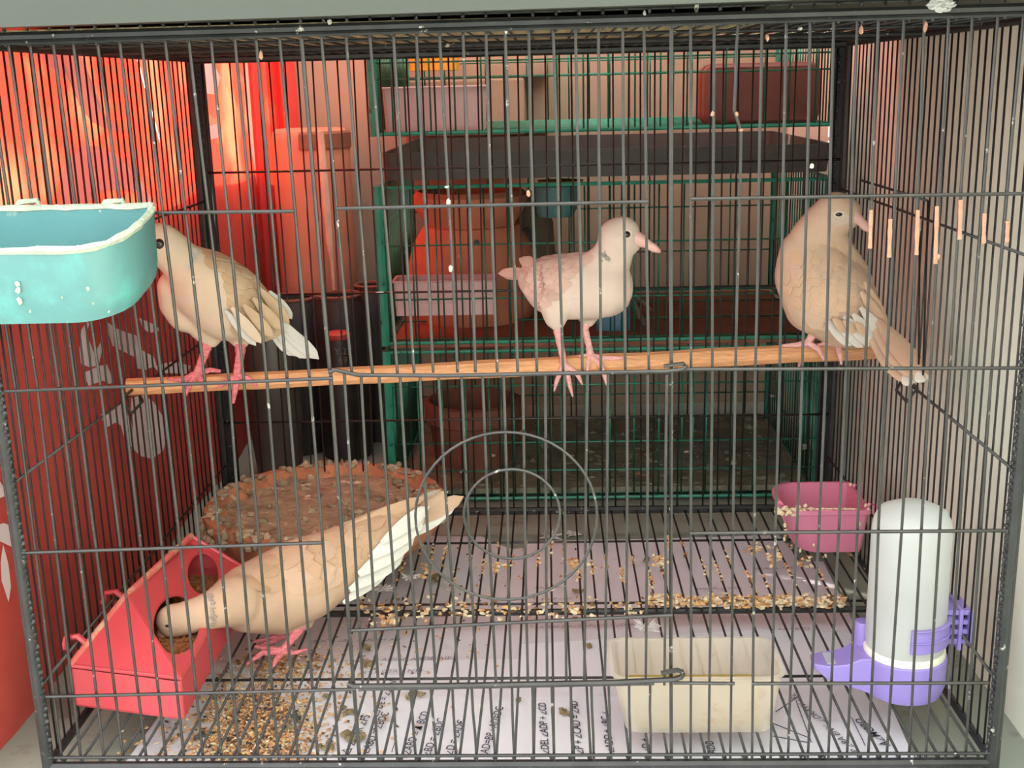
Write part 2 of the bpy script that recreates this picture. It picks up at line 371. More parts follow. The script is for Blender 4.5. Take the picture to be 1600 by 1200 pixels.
# front panel
fp = MB()
RA, RB = atY(-78, 61, 0), atY(1662, 11, 0)
fp.tube([RA, RB], 0.0029, 8)
fp.tube([RA + Vector((0, -.0022, -.0030)), RB + Vector((0, -.0022, -.0030))], 0.0014, 6)
fp.tube([RA + Vector((0, 0, .0058)), RB + Vector((0, 0, .0058))], 0.0010, 6)
fp.tube([(-HX, 0, -0.0045), (HX, 0, -0.0045)], 0.0034, 8)
fp.tube([(-HX, -0.002, 0.0035), (HX, -0.002, 0.0035)], 0.0011, 6)
fp.tube([(-HX, 0, FLOOR), (-HX - 0.0005, 0, 0.462)], 0.0034, 8)
fp.tube([(HX, 0, FLOOR), (HX, 0, 0.462)], 0.0036, 8)
front = fp.build('front_panel', m_post, cage)
def fbar(pts, name='bar', r=0.00092, y=0.0, par=None):
    P = [atY(u, v, y) for u, v in pts]
    b = MB(); out = [P[0]]
    for a, c in zip(P[:-1], P[1:]): out += wobble(a, c, 0.00035, 3)[1:]
    b.tube(out, r, 6); return b.build(name, m_wire, par or front)
TOP = [-60, -25, 12, 46, 82, 113, 151, 186, 220, 257, 294, 329, 366, 399, 436, 470, 1049, 1079, 1116, 1154, 1191, 1229, 1266, 1303, 1340, 1373, 1413, 1445, 1483, 1520, 1560, 1600]
MID = [22, 57, 91, 117, 156, 190, 226, 253, 286, 320, 358, 381, 417, 449, 484, 517, 1049, 1080, 1113, 1149, 1180, 1218, 1253, 1290, 1321, 1351, 1384, 1423, 1453, 1483, 1513, 1548]
BOT = [97, 127, 163, 193, 229, 260, 288, 318, 347, 375, 404, 436, 466, 497, 530, 562, 1049, 1079, 1107, 1141, 1175, 1204, 1231, 1262, 1294, 1323, 1356, 1385, 1420, 1446, 1477, 1508]
for t, mm, bb in zip(TOP, MID, BOT):
    vt = 60 - 0.028 * t
    if t == 1154:
        fbar([(t, vt), (1147, 172), (1158, 205), (1149, 590), (bb, 1188)]); continue
    fbar([(t, vt), (mm, 595), (bb, 1188)], r=0.00125 if t in (470, 1049) else 0.00092)
for t, mm in zip([501, 540, 577, 614, 650, 686, 723, 759, 789, 826, 864, 899, 935, 973, 1006],
                 [550, 582, 621, 647, 677, 715, 743, 777, 809, 839, 880, 910, 939, 977, 1014]):
    fbar([(t, 60 - 0.028 * t), (mm, 584 - (mm - 520) * 0.012)])
for t, bb in zip([584, 613, 642, 673, 707, 737, 766, 800, 832, 862, 892, 924, 951, 983, 1016],
                 [591, 621, 650, 682, 713, 745, 774, 804, 834, 866, 895, 928, 955, 985, 1016]):
    fbar([(t, 1076 - (t - 560) * 0.015), (bb, 1188)])
def fwire(p, r=0.0011, y=-0.0019, name='cross_wire', par=None):
    P = [atY(u, v, y) for u, v in p]; b = MB(); b.tube(P, r, 6); return b.build(name, m_wire, par or front)
for p in ([(-41, 336), (460, 330)], [(525, 326), (1013, 315)], [(1079, 311), (1628, 302)], [(-3, 612), (520, 591)],
          [(1054, 577), (1602, 575)], [(35, 864), (503, 848)], [(1078, 833), (1575, 829)], [(55, 1089), (556, 1077)],
          [(560, 1077), (1022, 1068)], [(1052, 1067), (1148, 1068)], [(1175, 1068), (1545, 1067)]):
    fwire(p)
# door of the front panel
dm = MB()
Y0 = -0.0032
dm.tube([atY(u, v, Y0) for u, v in ((514, 582), (524, 578), (560, 586), (700, 587), (1040, 580), (1066, 577), (1073, 571), (1068, 568), (1037, 572))], 0.00125, 6)
dl = MB(); dl.tube([atY(u, v, Y0) for u, v in ((543, 1068), (552, 1072), (700, 1071), (960, 1066), (1045, 1062), (1056, 1061), (1064, 1058), (1067, 1053), (1065, 1049), (1058, 1047), (1046, 1049), (1033, 1052))], 0.0017, 6)
door = dm.build('cage_door', m_wire, cage); dl.build('door_latch', m_wire, door)
for a, c in zip([538, 564, 592, 625, 656, 685, 721, 754, 787, 817, 852, 882, 918, 950, 980, 1012, 1042],
                [567, 591, 627, 655, 681, 716, 745, 775, 799, 825, 855, 885, 913, 945, 979, 1009, 1038]):
    fbar([(a, 585), (c, 1070)], y=-0.0022, par=door)
fwire([(549, 985), (800, 973), (1051, 961)], y=-0.004, par=door)
# round wire rings wired onto the door
def ring(cu, cv, ru, rv, name):
    b = MB(); n = 48; P = []
    for i in range(n + 1):
        a = 2 * math.pi * i / n; P.append(atY(cu + ru * math.cos(a), cv + rv * math.sin(a), -0.0062))
    b.tube(P, 0.0009, 6); return b.build(name, m_wire, door)
tag(ring(791, 806, 142, 131, 'wire_ring'), 'larger outer wire ring')
tag(ring(800, 803, 75, 70, 'wire_ring'), 'smaller inner wire ring')
b = MB()
for u, v in ((817, 676), (725, 738), (875, 800)): b.tube([atY(u - 5, v, -.006), atY(u + 1, v - 5, -.001), atY(u + 5, v + 2, -.006)], 0.0007, 5)
b.build('ring_tie', m_wire, door)

def panel_side(sx, name):
    x = HX * sx; b = MB()
    b.tube([(x, 0.0, 0.452), (x, CD, 0.452)], 0.003, 8); b.tube([(x, 0.0, -0.002), (x, CD, -0.002)], 0.003, 8)
    b.tube([(x + sx * 0.004, 0.0045, FLOOR), (x + sx * 0.004, 0.0045, 0.46)], 0.0032, 8)
    b.tube([(x, CD - 0.004, FLOOR), (x, CD - 0.004, 0.455)], 0.0034, 8)
    o = b.build(name, m_post, cage)
    n = 34
    for i in range(n):
        y = 0.013 + i * 0.01285
        j = (random.random() - .5) * 0.004
        rod(W_s, (x, y + j * .5, 0.0), (x, y - j * .5, 0.452), o)
    for z in (0.320, 0.1925, 0.055): rod(W_h, (x - sx * 0.002, 0.0, z), (x - sx * 0.002, CD, z), o, 'cross_wire')
    return o
lp = panel_side(-1, 'left_panel'); rp = panel_side(1, 'right_panel')
# little door closed by a wire loop on the right panel
rod(W_h, (HX - 0.003, 0.19, 0.334), (HX - 0.003, 0.37, 0.334), rp, 'cross_wire')
rod(W_s, (HX - 0.002, 0.19, 0.334), (HX - 0.002, 0.175, 0.2), rp); rod(W_s, (HX - 0.002, 0.205, 0.31), (HX - 0.002, 0.185, 0.2), rp)
for q in (-1, 1):
    b = MB(); x = HX * q - q * 0.004
    b.tube([(x, 0.215, 0.196), (x - q * .008, 0.205, 0.188), (x - q * .006, 0.185, 0.184), (x, 0.180, 0.196), (x - q * .004, 0.2, 0.2)], 0.0012, 6)
    b.build('wire_hook', m_wire_side, rp if q > 0 else lp)
# back panel
b = MB()
b.tube([(-HX, CD, 0.4515), (HX, CD, 0.4515)], 0.004, 8); b.tube([(-HX, CD, 0.0), (HX, CD, 0.0)], 0.004, 8)
b.box((-HX - .001, CD + .001, FLOOR), (-HX + .0125, CD + .0035, 0.455)); b.box((HX - .0125, CD + .001, FLOOR), (HX + .001, CD + .0035, 0.455))
bp = b.build('back_panel', m_post, cage)
for i in range(47):
    x = -HX + 0.0128 * (i + 0.9) ; j = (random.random() - .5) * .003
    if x < HX - .004: rod(W_b, (x + j, CD, 0), (x - j, CD, 0.4515), bp)
for z in (0.3472, 0.2285, 0.0986): rod(W_h, (-HX, CD - .002, z), (HX, CD - .002, z), bp, 'cross_wire')
# roof
b = MB(); b.tube([(-HX, 0.226, 0.452), (HX, 0.226, 0.452)], 0.002, 6); b.tube([(-HX, 0.11, 0.4525), (HX, 0.11, 0.4525)], 0.0012, 6); b.tube([(-HX, 0.34, 0.4525), (HX, 0.34, 0.4525)], 0.0012, 6)
rf = b.build('roof_panel', m_post, cage)
for i in range(48): rod(W_s, (-HX + 0.0127 * (i + .5), 0, 0.4535), (-HX + 0.0127 * (i + .5), CD, 0.4535), rf)
# floor grate
b = MB(); b.tube([(-HX, 0.222, -0.003), (HX, 0.222, -0.003)], 0.0028, 8); b.tube([(-HX, 0.2, -0.002), (-HX, 0.25, -.002)], 0.001)
gr = b.build('floor_grate', m_post, cage)
for i in range(49):
    x = -0.2955 + 0.01235 * i; j = (random.random() - .5) * .002
    if x < 0.302: rod(W_g, (x + j, 0.0, 0.0), (x - j, CD, 0.0), gr)
for y in (0.109, 0.236, 0.372): rod(W_h, (-HX, y, -0.002), (HX, y, -0.002), gr, 'cross_wire')
# weld nubs down the posts and along the rails
b = MB()
for (x, y) in ((-HX + .0036, -.0028), (HX - .0038, -.002), (-HX + .007, CD - .003), (HX - .008, CD - .003)):
    for k in range(100): b.blob((x + (random.random() - .5) * .001, y, 0.004 + k * 0.0044), (0.0013, 0.0013, 0.0016), 0, 0.6, 1)
for k in range(48):
    for z in (.0042, -.0042): b.blob(RA.lerp(RB, (k + .5) / 48) + Vector((0, -.0015, z)), (0.0011, 0.0012, 0.0016), 0, 0.5, 1)
    b.blob((-HX + 0.0123 * (k + .8), -0.0, 0.001), (0.0018, 0.0012, 0.0022), 0, 0.5, 1)
tag(b.build('weld_bead', m_post, cage), kind='stuff')
# crusts on the wires
b = MB()
for u, v0, v1 in ((1361, 328, 388), (1391, 342, 402), (1434, 328, 398), (1464, 322, 412), (1501, 312, 374), (1538, 333, 380), (1574, 345, 378)):
    P = [atY(u - (v - v0) * .03, v, -0.0004) for v in [v0 + (v1 - v0) * k / 6 for k in range(7)]]
    b.tube(P, [0.0010 + 0.0005 * random.random() for _ in P], 6, 0)
for u, v, h, k in ((1151, 178, 8, 0), (1158, 203, 5, 0), (1113, 178, 8, 0), (1466, 402, 8, 0), (1199, 58, 10, 0), (408, 86, 12, 0), (790, 18 + 28, 12, 1), (1007, 24, 16, 1), (1088, 12, 16, 1),
                   (1268, 260, 8, 1), (864, 34, 8, 1), (698, 292, 4, 1), (701, 318, 14, 1), (826, 302, 10, 0), (1346, 48, 12, 0), (1446, 42, 14, 0), (704, 420, 12, 1), (515, 35, 10, 1), (1250, 45, 5, 1)):
    b.blob(atY(u, v, -0.001), (0.0013, 0.0012, h * 0.00022), k, 0.5, 1)
tag(b.build('dried_crust', [m_stain, m_white], cage), kind='stuff')

# woven mat on the cage roof
b = MB(); b.box((-0.30, 0.03, 0.4556), (0.16, 0.43, 0.4596)); b.build('roof_mat', m_mat, loc=(0, .2, .4556), smooth=False)
tag(bpy.data.objects['roof_mat'], 'beige woven cane mat lying on the roof wires of the black cage', 'mat')
b = MB()
for k in range(26):
    a = random.random() * 6.28; b.blob(atY(1470, 8, -.004) + Vector((math.cos(a) * .006 * random.random(), 0, math.sin(a) * .003)), (.003, .0015, .0012), 0, .8, 1)
tag(b.build('down_tuft', m_down, loc=atY(1470, 8, -.004)), 'bright white down tuft caught on the top front rail at right', 'feather', 'white down tufts shed about the black cage')

# ------------------------------------------------------------------ perch
PL = Vector((-0.303, 0.2025, 0.2004)); PR = Vector((0.303, 0.275, 0.2044))
def perch_pt(u): t = min(1, max(0, (u - 195) / 1192)); return PL.lerp(PR, t)
b = MB(); rings = []
for i in range(25):
    t = i / 24; c = PL.lerp(PR, t); r = 0.0062 + 0.0014 * t; d = (PR - PL).normalized(); s = Vector((-d.y, d.x, 0)); rg = []
    for j in range(10):
        a = 2 * math.pi * (j + .5) / 10; q = 1 + .05 * math.sin(i * 1.7 + j) + .03 * random.random()
        rg.append(c + s * math.cos(a) * r * q + Vector((0, 0, 1)) * math.sin(a) * r * q * 1.06)
    rings.append(rg)
b.loft(rings); tag(b.build('perch', m_wood, loc=PL.lerp(PR, .5), angle=30), 'long pale wooden perch rod across the inside of the black cage', 'perch')

# ------------------------------------------------------------------ paper sheets, writing
def sheet_obj(pts, z, mat, label, rot=0):
    b = MB(); n = len(pts)
    top = [Vector((x, y, z + 0.0005 + .0006 * math.sin(x * 40 + y * 30))) for x, y in pts]
    bot = [Vector((x, y, z)) for x, y in pts]
    b.add(top + bot, [tuple(range(n)), tuple(reversed(range(n, 2 * n)))] + [(i, n + i, n + (i + 1) % n, (i + 1) % n) for i in range(n)])
    o = b.build('paper_sheet', mat, loc=(sum(p[0] for p in pts) / n, sum(p[1] for p in pts) / n, z), smooth=False)
    return tag(o, label, 'paper', 'handwritten sheets under the grate')
ZP = FLOOR + 0.0006
pc = sheet_obj([(-.262, .16), (.03, .16), (.03, .425), (-.012, .412), (-.028, .425), (-.045, .447), (-.10, .449), (-.262, .44)], ZP, m_paper2, 'greyish sheet under the grate in front of the clay dish')
pd = sheet_obj([(.0, .15), (.276, .15), (.284, .37), (.262, .37), (.255, .439), (.12, .432), (.0, .428)], ZP + .0014, m_paper2, 'greyish lined sheet under the grate at the back right')
pa = sheet_obj([(-.276, -.10), (.012, -.10), (.014, .178), (-.260, .172)], ZP + .0028, m_paper, 'white sheet with upright handwriting under seed at front left')
pb = sheet_obj([(.0, -.10), (.262, -.10), (.268, .05), (.278, .215), (.2, .222), (.0, .20)], ZP + .0042, m_paper, 'white sheet with a drawn figure under the tub at front right')
def write(txt, par, u, v, h, rot, mat=m_ink, z=ZP + .0058, bold=0.0):
    p = atZ(u, v, z); c = bpy.data.curves.new('handwriting', 'FONT'); c.body = txt; c.size = h; c.offset = bold; c.shear = 0.15
    o = bpy.data.objects.new('tmp', c); COL.objects.link(o)
    dg = bpy.context.evaluated_depsgraph_get(); me = bpy.data.meshes.new_from_object(o.evaluated_get(dg)); bpy.data.objects.remove(o)
    me.materials.clear(); me.materials.append(mat)
    q = bpy.data.objects.new('handwriting', me); COL.objects.link(q); q.parent = par
    q.location = p - wloc(par); q.rotation_euler = (0, 0, rot); return q
UPR = R(82)
for t, u, v, h in (('∠ABD = ∠BDC', 575, 1178, .0085), ('∠ABD ≅ ∆ BCD', 640, 1180, .0085), ('∠BD = ∠BDC', 671, 1182, .0085), ('∠D = ∠ADC', 706, 1180, .0085), ('AD=BP · AD=DC', 762, 1178, .0085), ('△ ∠DAR ∠FS', 545, 1180, .009), ('∠S DE = ∠∠ SN', 590, 1120, .008)):
    write(t, pa, u, v, h, UPR, bold=.0001)
for t, u, v, h in (('∠DEL ∠ADP + ∠CD', 858, 1178, .008), ('∠P + ∠CAD = ∠AD', 912, 1178, .0085), ('∠ADD + ∠BC ∠', 960, 1176, .008), ('∠D +', 1018, 1176, .008), ('ADB', 1120, 1178, .008)):
    write(t, pb, u, v, h, R(92), bold=.0001)
write('A∠MCBD', pb, 1392, 1165, .009, R(106), bold=.0001); write('∠P ∠BA ENV  ∠DRAW ∠EL', pb, 1350, 1180, .0075, R(110))
for t, u, v, h in (('ABC ∆  ∠ABD  ∠ADIN_ABDE AIF', 480, 1036, .008), ('∠(+ )  GTR = NT=..', 560, 1052, .0065), ('∠BDC = ∠BC, ∠ABCD+ AN', 480, 1004, .0065)):
    write(t, pa if v > 1045 else pc, u, v, h, R(2), m_inkpale, z=ZP + .0058 if v > 1045 else ZP + .0034)
for t, u, v in (('∠ATCO ∆ A∠C ∠P∠CD = ∠DBA', 835, 982), ('EMSOC — MOL', 1088, 922), ('∆DACEL = ∠D', 1180, 890), ('A∠ = BCD', 1215, 985), ('DREMNC', 836, 920), ('ELOP ∠NC', 845, 938), ('∆D E∠', 815, 870)):
    write(t, pd, u, v, .006, R(3), m_inkpale, z=ZP + .005)
b = MB(); zz = ZP + .0052
for a, c in (((1244, 1095), (1268, 1160)), ((1208, 1130), (1262, 1152)), ((1208, 1150), (1262, 1160)), ((1245, 1090), (1212, 1112)), ((1330, 1120), (1345, 1150)), ((1345, 1150), (1352, 1165)), ((620, 1150), (612, 1175))):
    b.tube([atZ(a[0], a[1], zz), atZ(c[0], c[1], zz)], .0003, 4)
b.build('drawn_line', m_ink, pb)

# ------------------------------------------------------------------ seed, husks, droppings
b = MB()
def seed(c, L=0.0040, mi=0):
    a = random.random() * 6.28; e = (random.random() - .5) * 1.0
    ax = Matrix.Rotation(a, 3, 'Z') @ Matrix.Rotation(e, 3, 'Y')
    l = L * (0.35 + .3 * random.random()); wd = L * (0.22 + .14 * random.random())
    P = [Vector((l, 0, 0)), Vector((-l, 0, 0)), Vector((0, wd, 0)), Vector((0, -wd, 0)), Vector((0, 0, wd * .8)), Vector((0, 0, -wd * .8))]
    b.add([Vector(c) + ax @ p for p in P], [(0, 2, 4), (2, 1, 4), (1, 3, 4), (3, 0, 4), (2, 0, 5), (1, 2, 5), (3, 1, 5), (0, 3, 5)], mi)
def pick(): return random.choices([0, 1, 2, 3, 4], [3, 5, 4, 2.2, .6])[0]
def scatter(n, uc, vc, su, sv, z, h=0.004):
    for _ in range(n):
        u = random.gauss(uc, su); v = random.gauss(vc, sv)
        p = atZ(u, v, z)
        if p.x < -.285 or p.x > .28 or p.y < .004 or p.y > .45: continue
        p.z = z + h * random.random() * math.exp(-((u - uc) / (su * 1.2)) ** 2 - ((v - vc) / (sv * 1.2)) ** 2)
        seed(p, mi=pick())
scatter(1700, 400, 1125, 48, 38, ZP + .0045, .007); scatter(700, 385, 1165, 55, 18, ZP + .0045, .006); scatter(260, 470, 1110, 70, 40, ZP + .0045, .001)
scatter(420, 440, 1040, 60, 14, ZP + .0045, .003); scatter(160, 300, 1120, 50, 35, ZP + .0045, .001); scatter(90, 640, 1010, 90, 50, ZP + .004, .001); scatter(60, 800, 900, 120, 40, ZP + .004, .001)
tag(b.build('spilled_seed', m_husk, loc=(-.18, .06, ZP)), 'spilled tan and orange birdseed heaped on the paper at front left', 'seed', kind='stuff')
b = MB()
for _ in range(620):
    u = random.uniform(1010, 1322); p = atZ(u, random.gauss(943, 4), 0.002); p.z = .0015 + random.random() * .005
    b.blob(p, (.0026 * random.uniform(.5, 1.2), .0015, .0018 * random.uniform(.4, 1)), random.choices([0, 1, 3], [5, 3, 1.2])[0], 1.0, 1)
for _ in range(190):
    u = random.uniform(560, 1010); p = atZ(u, random.gauss(950, 9), 0.002); p.z = .0005 + random.random() * .003
    b.blob(p, (.0028 * random.uniform(.4, 1.2), .0016, .0018 * random.uniform(.4, 1)), random.choices([0, 1, 3], [5, 2, 1.5])[0], 1.0, 1)
for i in range(49):   # clumps riding on the grate wires
    x = -0.2955 + 0.01235 * i
    if x < -.12: continue
    yc = random.uniform(.27, .36)
    for _ in range(random.randint(4, 16)):
        b.blob((x + random.gauss(0, .0009), yc + random.gauss(0, .012), .0012), (.0014, .002, .0011), random.choices([0, 1, 2, 3], [4, 4, 1, 1])[0], 1.0, 1)
for cu, cv, n in ((895, 880, 20), (1032, 878, 20), (1207, 868, 26), (1178, 857, 14), (665, 893, 14), (774, 885, 14), (606, 968, 16), (1255, 880, 10)):
    for _ in range(n):
        b.blob(atZ(cu + random.gauss(0, 7), cv + random.gauss(0, 6), .002), (.0024, .0018, .0014), random.choices([0, 1, 2], [4, 3, 1])[0], 1.0, 1)
tag(b.build('husk_litter', [m_husk[0], m_husk[1], m_husk[2], m_husk[3]], loc=(.1, .24, 0)), 'pale husks and crumbs lodged along the grate of the black cage', 'litter', kind='stuff')
b = MB()
for u, v, s, k in ((548, 1150, 16, 0), (565, 1150, 10, 0), (447, 1135, 18, 0), (462, 1118, 12, 1), (425, 1100, 12, 1), (545, 1110, 12, 0), (316, 1150, 11, 1), (512, 1166, 12, 0), (650, 1082, 12, 0), (642, 1092, 7, 0),
                   (880, 1114, 11, 0), (893, 1115, 7, 0), (810, 1094, 7, 0), (575, 1036, 11, 0), (570, 1010, 12, 0), (508, 1088, 7, 0), (680, 905, 12, 0), (900, 925, 10, 0), (1010, 875, 8, 0), (920, 1010, 8, 0), (620, 1108, 3, 1), (630, 936, 3, 1)):
    for _ in range(6):
        p = atZ(u + random.gauss(0, s * .35), v + random.gauss(0, s * .22), ZP + .0062); b.blob(p, (s * .00022, s * .00022, .0016), k, .9, 1)
tag(b.build('dropping', [m_drop, m_dropdark], loc=(-.1, .05, ZP)), 'green brown droppings dotted over the white sheets', 'droppings', kind='stuff')
def tuft(u, v, z, s, label):
    b = MB(); c = atZ(u, v, z)
    for _ in range(34):
        a = random.random() * 6.28; l = s * (.4 + .6 * random.random()); e = random.random() * .9
        d = Vector((math.cos(a) * math.cos(e), math.sin(a) * math.cos(e), math.sin(e) * .6))
        b.tube([c, c + d * l * .5 + Vector((0, 0, .0008)), c + d * l], [.0005, .0011, .0002], 4)
    return tag(b.build('down_tuft', m_down, loc=c), label, 'feather', 'white down tufts shed about the black cage')
tuft(860, 840, FLOOR + .003, .016, 'large white down tuft on the floor behind the papers')
tuft(895, 836, FLOOR + .003, .010, 'small white down tuft just right of the larger tuft behind the papers')
tuft(1010, 985, .002, .016, 'soft white down tuft on the paper behind the plastic tub')
tuft(598, 922, .002, .013, 'thin grey white down tuft left below the brooding dove tail')
tuft(1345, 985, .002, .010, 'small down tuft beside the lilac drinker spout')
tuft(640, 905, .002, .012, 'wispy down tuft on the grate left of the wire rings')

# ------------------------------------------------------------------ teal trough
tt = thing('feeding_trough', (-.27, -.03, .305), 'teal plastic trough with crusted rim hooked on the cage front at left', 'feeder')
XL, XRb, XRf = -0.400, -0.1965, -0.1965
def trough_ring(inset, top, up=0.0):
    # points go round the rim: back-left, front-left, front arc to the right, back-right
    P = []
    zb = 0.3590 if top else 0.3178; zf = 0.3430 if top else 0.3052
    yb = -0.003 - inset; yf = -0.0705 + (0 if top else .002) + inset; xr = XRb - (0 if top else .001) - inset; xl = XL + inset
    def z_at(y): return zb + (zf - zb) * ((y + .003) / -.0675) + up
    P.append((xl, yb)); P.append((xl, yf)); P.append((-.30, yf)); P.append((-.26, yf))
    cc = 0.028
    for k in range(7):
        a = R(-90 + 90 * k / 6); P.append((xr - cc + cc * math.cos(a), yf + cc * 1.2 + cc * 1.2 * math.sin(a)))
    P.append((xr, yb - .006)); P.append((xr - .003, yb))
    return [Vector((x, y, z_at(y))) for x, y in P]
def taper(rg, k, dz):   # bottom corner rounding
    c = sum(rg, Vector()) / len(rg); return [Vector((c.x + (p.x - c.x) * k, c.y + (p.y - c.y) * (k - .04), p.z + dz)) for p in rg]
b = MB()
lo = trough_ring(0, False); hi = trough_ring(0, True)
b.loft([taper(lo, .93, -.001), taper(lo, .985, .004), [p.lerp(q, .3) for p, q in zip(lo, hi)], hi, trough_ring(.0022, True)], cap1=False)
b.loft([trough_ring(.0022, True), [p.lerp(q, .3) for p, q in zip(trough_ring(.0022, False), trough_ring(.0022, True))], [p + Vector((0, 0, .003)) for p in taper(trough_ring(.0022, False), .95, 0)]], 1, cap0=False)
b.build('body', [m_teal, m_tealin], tt)
b = MB(); pts = trough_ring(.0008, True, .0008); P = pts + [pts[0]]; Q = []
for a, c in zip(P[:-1], P[1:]):
    n = max(1, int((c - a).length / .006))
    for k in range(n): Q.append(a.lerp(c, k / n) + Vector((0, 0, (random.random() - .5) * .0008)))
b.tube(Q + [Q[0]], [.0017 + .0009 * random.random() for _ in range(len(Q) + 1)], 6)
for _ in range(60):
    q = random.choice(Q[4:-8]); b.blob(q + Vector((0, 0, .001)), (.0018, .0014, .0012), 0, .9, 1)
tag(b.build('rim', m_tealcrust, tt), 'pale crusted rim')
for u in (38, 172):
    b = MB(); c = atY(u, 326, -.004); b.tube([c + Vector((-.006, 0, -.002)), c + Vector((-.003, .002, .0035)), c + Vector((.006, .004, .004)), c + Vector((.008, .005, -.002))], .0018, 6); b.build('hook', m_tealcrust, tt)
b = MB()
for u, v, s in ((28, 452, 5), (30, 470, 5), (27, 445, 4), (137, 451, 3), (146, 474, 2), (97, 465, 2), (47, 487, 2), (170, 487, 2)):
    b.blob(atY(u, v, -.071), (s * .0003, .0008, s * .0004), 0, .8, 1)
b.build('dried_splash', m_tealcrust, tt)

# ------------------------------------------------------------------ red feeder
ft = thing('covered_feeder', (-.26, .10, .012), 'red ridged plastic feeder box with oval feeding holes at front left', 'feeder')
zb, zg = 0.018, 0.0475
A = Vector((-.3005, .036, 0)); B = Vector((-.2185, .0165, 0)); Cc = Vector((-.2205, .2000, 0)); Dd = Vector((-.2960, .2050, 0))
def Zv(p, z): return Vector((p.x, p.y, z))
R1 = Vector((-.2765, .088, .0765)); R2 = Vector((-.2630, .1985, .0775))
b = MB()
b.add([Zv(A, zb), Zv(B, zb), Zv(Cc, zb), Zv(Dd, zb), Zv(A, zg), Zv(B, zg), Zv(Cc, zg), Zv(Dd, zg)],
      [(0, 3, 2, 1), (0, 1, 5, 4), (1, 2, 6, 5), (2, 3, 7, 6), (3, 0, 4, 7)])
b.build('base', m_red, ft, bevel=.003)
# lid: hip in front, holed slope on the right
def inset(P, c, k): return P + (c - P) * k
cen = (A + B + Cc + Dd) / 4
a2, b2, c2, d2 = [inset(Zv(p, zg + .0012), Zv(cen, zg + .0012), .02) for p in (A, B, Cc, Dd)]
bm = bmesh.new()
def holed(quad, holes, n=24):
    """planar quad b2,c2,R2,R1 with elliptical holes, triangulated"""
    o = quad[0]; ex = (quad[1] - quad[0]).normalized(); nrm = (quad[1] - quad[0]).cross(quad[3] - quad[0]).normalized(); ey = nrm.cross(ex)
    T = lambda p: ((p - o).dot(ex), (p - o).dot(ey))
    return o, ex, ey, nrm
quad = [b2, c2, R2, R1]
o, ex, ey, nrm = holed(quad, [])
if nrm.x < 0: nrm = -nrm
def onplane(u, v):
    d = ray(u, v); t = (o - CAM).dot(nrm) / d.dot(nrm); return CAM + d * t
edges = []
def loop(P):
    vs = [bm.verts.new(p) for p in P]; return [bm.edges.new((vs[i], vs[(i + 1) % len(vs)])) for i in range(len(vs))]
hole_px = [[(275 + 37 * math.cos(a) - 6 * math.sin(a), 978 + 47 * math.sin(a) + 6 * math.cos(a)) for a in [2 * math.pi * k / 28 for k in range(28)]],
           [(317 + 25 * math.cos(a) + 5 * math.sin(a), 898 + 33 * math.sin(a) - 6 * math.cos(a)) for a in [2 * math.pi * k / 28 for k in range(28)]]]
holes3 = [[onplane(u, v) for u, v in h] for h in hole_px]
# keep the rims inside the slope
def clampin(p):
    y0 = max(p.y, .035); return p
qp = []
for s_, e_ in zip(quad, quad[1:] + quad[:1]):
    qp += [s_.lerp(e_, k / 6) for k in range(6)]
pl_o = o
qp = [p - nrm * (p - pl_o).dot(nrm) for p in qp]
edges = loop(qp)
for h in holes3: edges += loop(h)
bmesh.ops.triangle_fill(bm, edges=edges, use_beauty=True)
me = bpy.data.meshes.new('holed_lid'); 
geo = bmesh.ops.solidify(bm, geom=bm.faces[:], thickness=.0016)
bm.to_mesh(me); bm.free()
for v in me.vertices: v.co -= Vector(ft.location)
me.materials.append(m_red); lid = bpy.data.objects.new('holed_slope', me); COL.objects.link(lid); lid.parent = ft
b = MB()   # hip, left slope, back gable
b.add([a2, b2, R1], [(0, 1, 2)], 0); b.add([d2, a2, R1, R2], [(0, 1, 2, 3)], 1); b.add([c2, d2, R2], [(0, 1, 2)], 0)
cap = b.build('roof_slope', [m_red, m_redtop], ft, smooth=False)
sm = cap.modifiers.new('thick', 'SOLIDIFY'); sm.thickness = .0016; sm.offset = 0
b = MB(); b.tube([a2, R1, R2], .0026, 8, 1); b.tube([a2, b2, c2], .0016, 6, 0); b.tube([b2, R1], .0018, 6, 0); b.tube([R2, c2], .0016, 6, 0)
for h in holes3: b.tube([p + nrm * .0002 for p in h + [h[0]]], .0009, 5, 0)
b.build('moulded_edge', [m_red, m_redtop], ft)
b = MB(); b.add([inset(Zv(p, .044), Zv(cen, .044), .06) for p in (A, B, Cc, Dd)] + [inset(Zv(p, .020), Zv(cen, .020), .06) for p in (A, B, Cc, Dd)],
                [(0, 1, 2, 3), (4, 7, 6, 5), (0, 4, 5, 1), (1, 5, 6, 2), (2, 6, 7, 3), (3, 7, 4, 0)])
for _ in range(160): b.blob((random.uniform(-.285, -.226), random.uniform(.05, .18), .0445), .0016, 0, .6, 1)
tag(b.build('seed_fill', m_seedfill, ft), kind='stuff')
for y in (.052, .125):
    b = MB(); b.tube([(-.292, y, .056), (-.300, y + .002, .062), (-.309, y + .004, .060), (-.311, y + .003, .052)], .0022, 6); b.build('hook', m_red, ft)

